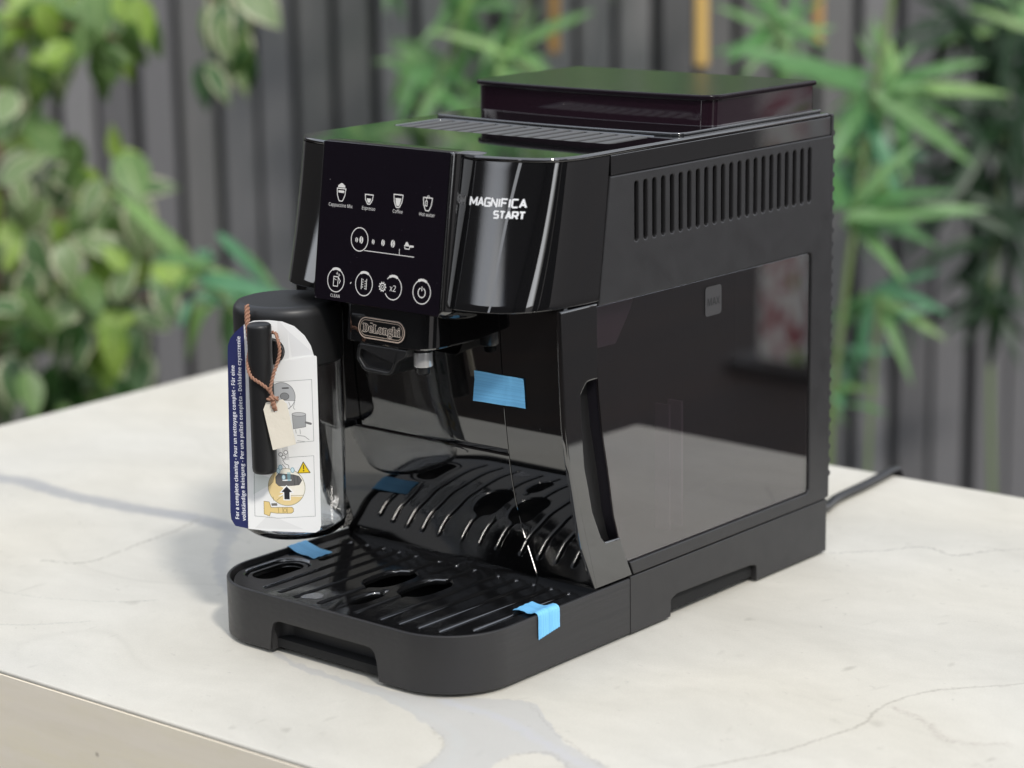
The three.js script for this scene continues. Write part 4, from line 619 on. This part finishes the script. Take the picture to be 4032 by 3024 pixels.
bamboo('tall bamboo with long bright leaves standing at right behind the machine', 3.8, [[[[1800, 3600], [1800, 1500], [1790, 1000], [1830, 600], [1880, 250], [1930, -20], [1950, -200]], .006], [[[1860, 1400], [1880, 900], [1900, 640]], .004], [[[1560, -150], [1650, 20], [1720, 140]], .003]],
  [[1930, 200, 1935, 25, 2, 1.1], [1925, 200, 1890, 30, 1], [1945, 190, 2125, 85, 1, 1.1], [1950, 195, 2190, 190, 2, 1.1], [1890, 200, 2130, 345, 1, 1.2], [1930, 195, 2090, 145, 1], [1890, 210, 1690, 120, 1, 1.2], [1870, 190, 1610, 70, 0, 1.2], [1870, 220, 1790, 340, 0, 1.2], [1880, 235, 1905, 430, 3, 1.2], [1860, 240, 1990, 420, 3, 1.2], [1830, 470, 2140, 440, 1, 1.1], [1840, 490, 2070, 480, 0], [1830, 470, 1965, 600, 1, 1.3], [1820, 480, 1900, 570, 1], [1830, 460, 1950, 310, 1, 1.1], [1830, 460, 1990, 370, 0], [1820, 450, 1780, 330, 0, 1.2], [1900, 640, 2050, 705, 1, 1.1], [1900, 650, 1955, 770, 1, 1.1], [1905, 635, 2010, 620, 3, 1.3], [1890, 650, 1800, 660, 3, 1.3], [1880, 660, 1850, 800, 3, 1.2], [1890, 700, 2020, 650, 3], [1810, 880, 1900, 850, 0], [1805, 890, 1850, 920, 1], [1820, 880, 1790, 830, 3], [1640, 20, 1800, 60, 1], [1700, 60, 1640, -40, 1], [1720, 130, 1850, 160, 0], [1680, 60, 1580, 120, 0]],
  [[1920, 190, 9, 0, 360, 110, 220, 0, 1, .12], [1840, 440, 9, -60, 200, 110, 200, 0, 3, .12], [1880, 640, 8, 180, 400, 80, 160, 0, 3, .12], [1800, 320, 6, 150, 400, 90, 170, 3, 4, .2], [1690, 70, 8, 0, 360, 80, 170, 0, 1, .1], [1850, 330, 6, 0, 360, 90, 170, 0, 3, .15], [1830, 760, 6, 150, 400, 60, 120, 3, 4, .2], [1810, 850, 5, 0, 300, 50, 90, 0, 2, .1]]);
bamboo('bamboo leaves at the far right edge, their shade put into a dark leaf colour', 4.5, [[[[2160, 3600], [2150, 1400], [2140, 700], [2170, 300], [2190, -200]], .006]], [],
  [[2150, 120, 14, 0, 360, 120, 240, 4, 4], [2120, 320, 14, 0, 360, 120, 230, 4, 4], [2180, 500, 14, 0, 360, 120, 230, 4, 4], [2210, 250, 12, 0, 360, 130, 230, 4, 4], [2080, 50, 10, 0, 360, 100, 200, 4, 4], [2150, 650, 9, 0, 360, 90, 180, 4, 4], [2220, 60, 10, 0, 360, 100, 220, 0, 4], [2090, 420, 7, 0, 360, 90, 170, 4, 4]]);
// bamboo canes hanging into view from above
{
  const cane = (u, v0, v1, d, r, c, label) => { const a = spot(u, v0, d), b = spot(u, v1, d); b.x = lerp(a.x, b.x, .3); b.z = lerp(a.z, b.z, .3); const o = thing('bamboo_cane', label, 'cane', [b.x, b.y, b.z]); const m = new THREE.MeshPhysicalMaterial({ color: col(...c), roughness: .45 }); const dir = a.clone().sub(b), L = dir.length(); const g = new THREE.LatheGeometry([V2(0, 0), V2(r * .9, 0), V2(r, .002), V2(r * .96, L * .3), V2(r * 1.08, L * .32), V2(r * .97, L * .34), V2(r * .96, L * .66), V2(r * 1.08, L * .68), V2(r * .97, L * .7), V2(r, L), V2(0, L)], 20); const p = part('stalk', g, m, o); p.quaternion.setFromUnitVectors(V(0, 1, 0), dir.normalize()); part('end_cap', new THREE.CylinderGeometry(r * .8, r * .8, .003, 16).translate(0, -.002, 0), new THREE.MeshStandardMaterial({ color: col(.3, .18, .06), roughness: .8 }), o); };
  cane(1516, -420, 150, 4.1, .0125, [.62, .40, .12], 'pale yellow bamboo cane ending above the right half of the hopper');
  cane(1192, -420, 118, 4.35, .0105, [.45, .24, .06], 'orange bamboo cane among the leaves at top centre');
  cane(1772, -420, 100, 4.3, .0100, [.45, .26, .08], 'orange bamboo cane half hidden by leaves at upper right');
}

// ------------------------------------------------------------------ render
const renderer = new THREE.WebGLRenderer({ antialias: true });
renderer.setSize(W, H);
renderer.toneMapping = THREE.LinearToneMapping;
renderer.toneMappingExposure = 1.18;
renderer.shadowMap.enabled = true; renderer.shadowMap.type = THREE.PCFSoftShadowMap;
renderer.render(scene, camera);
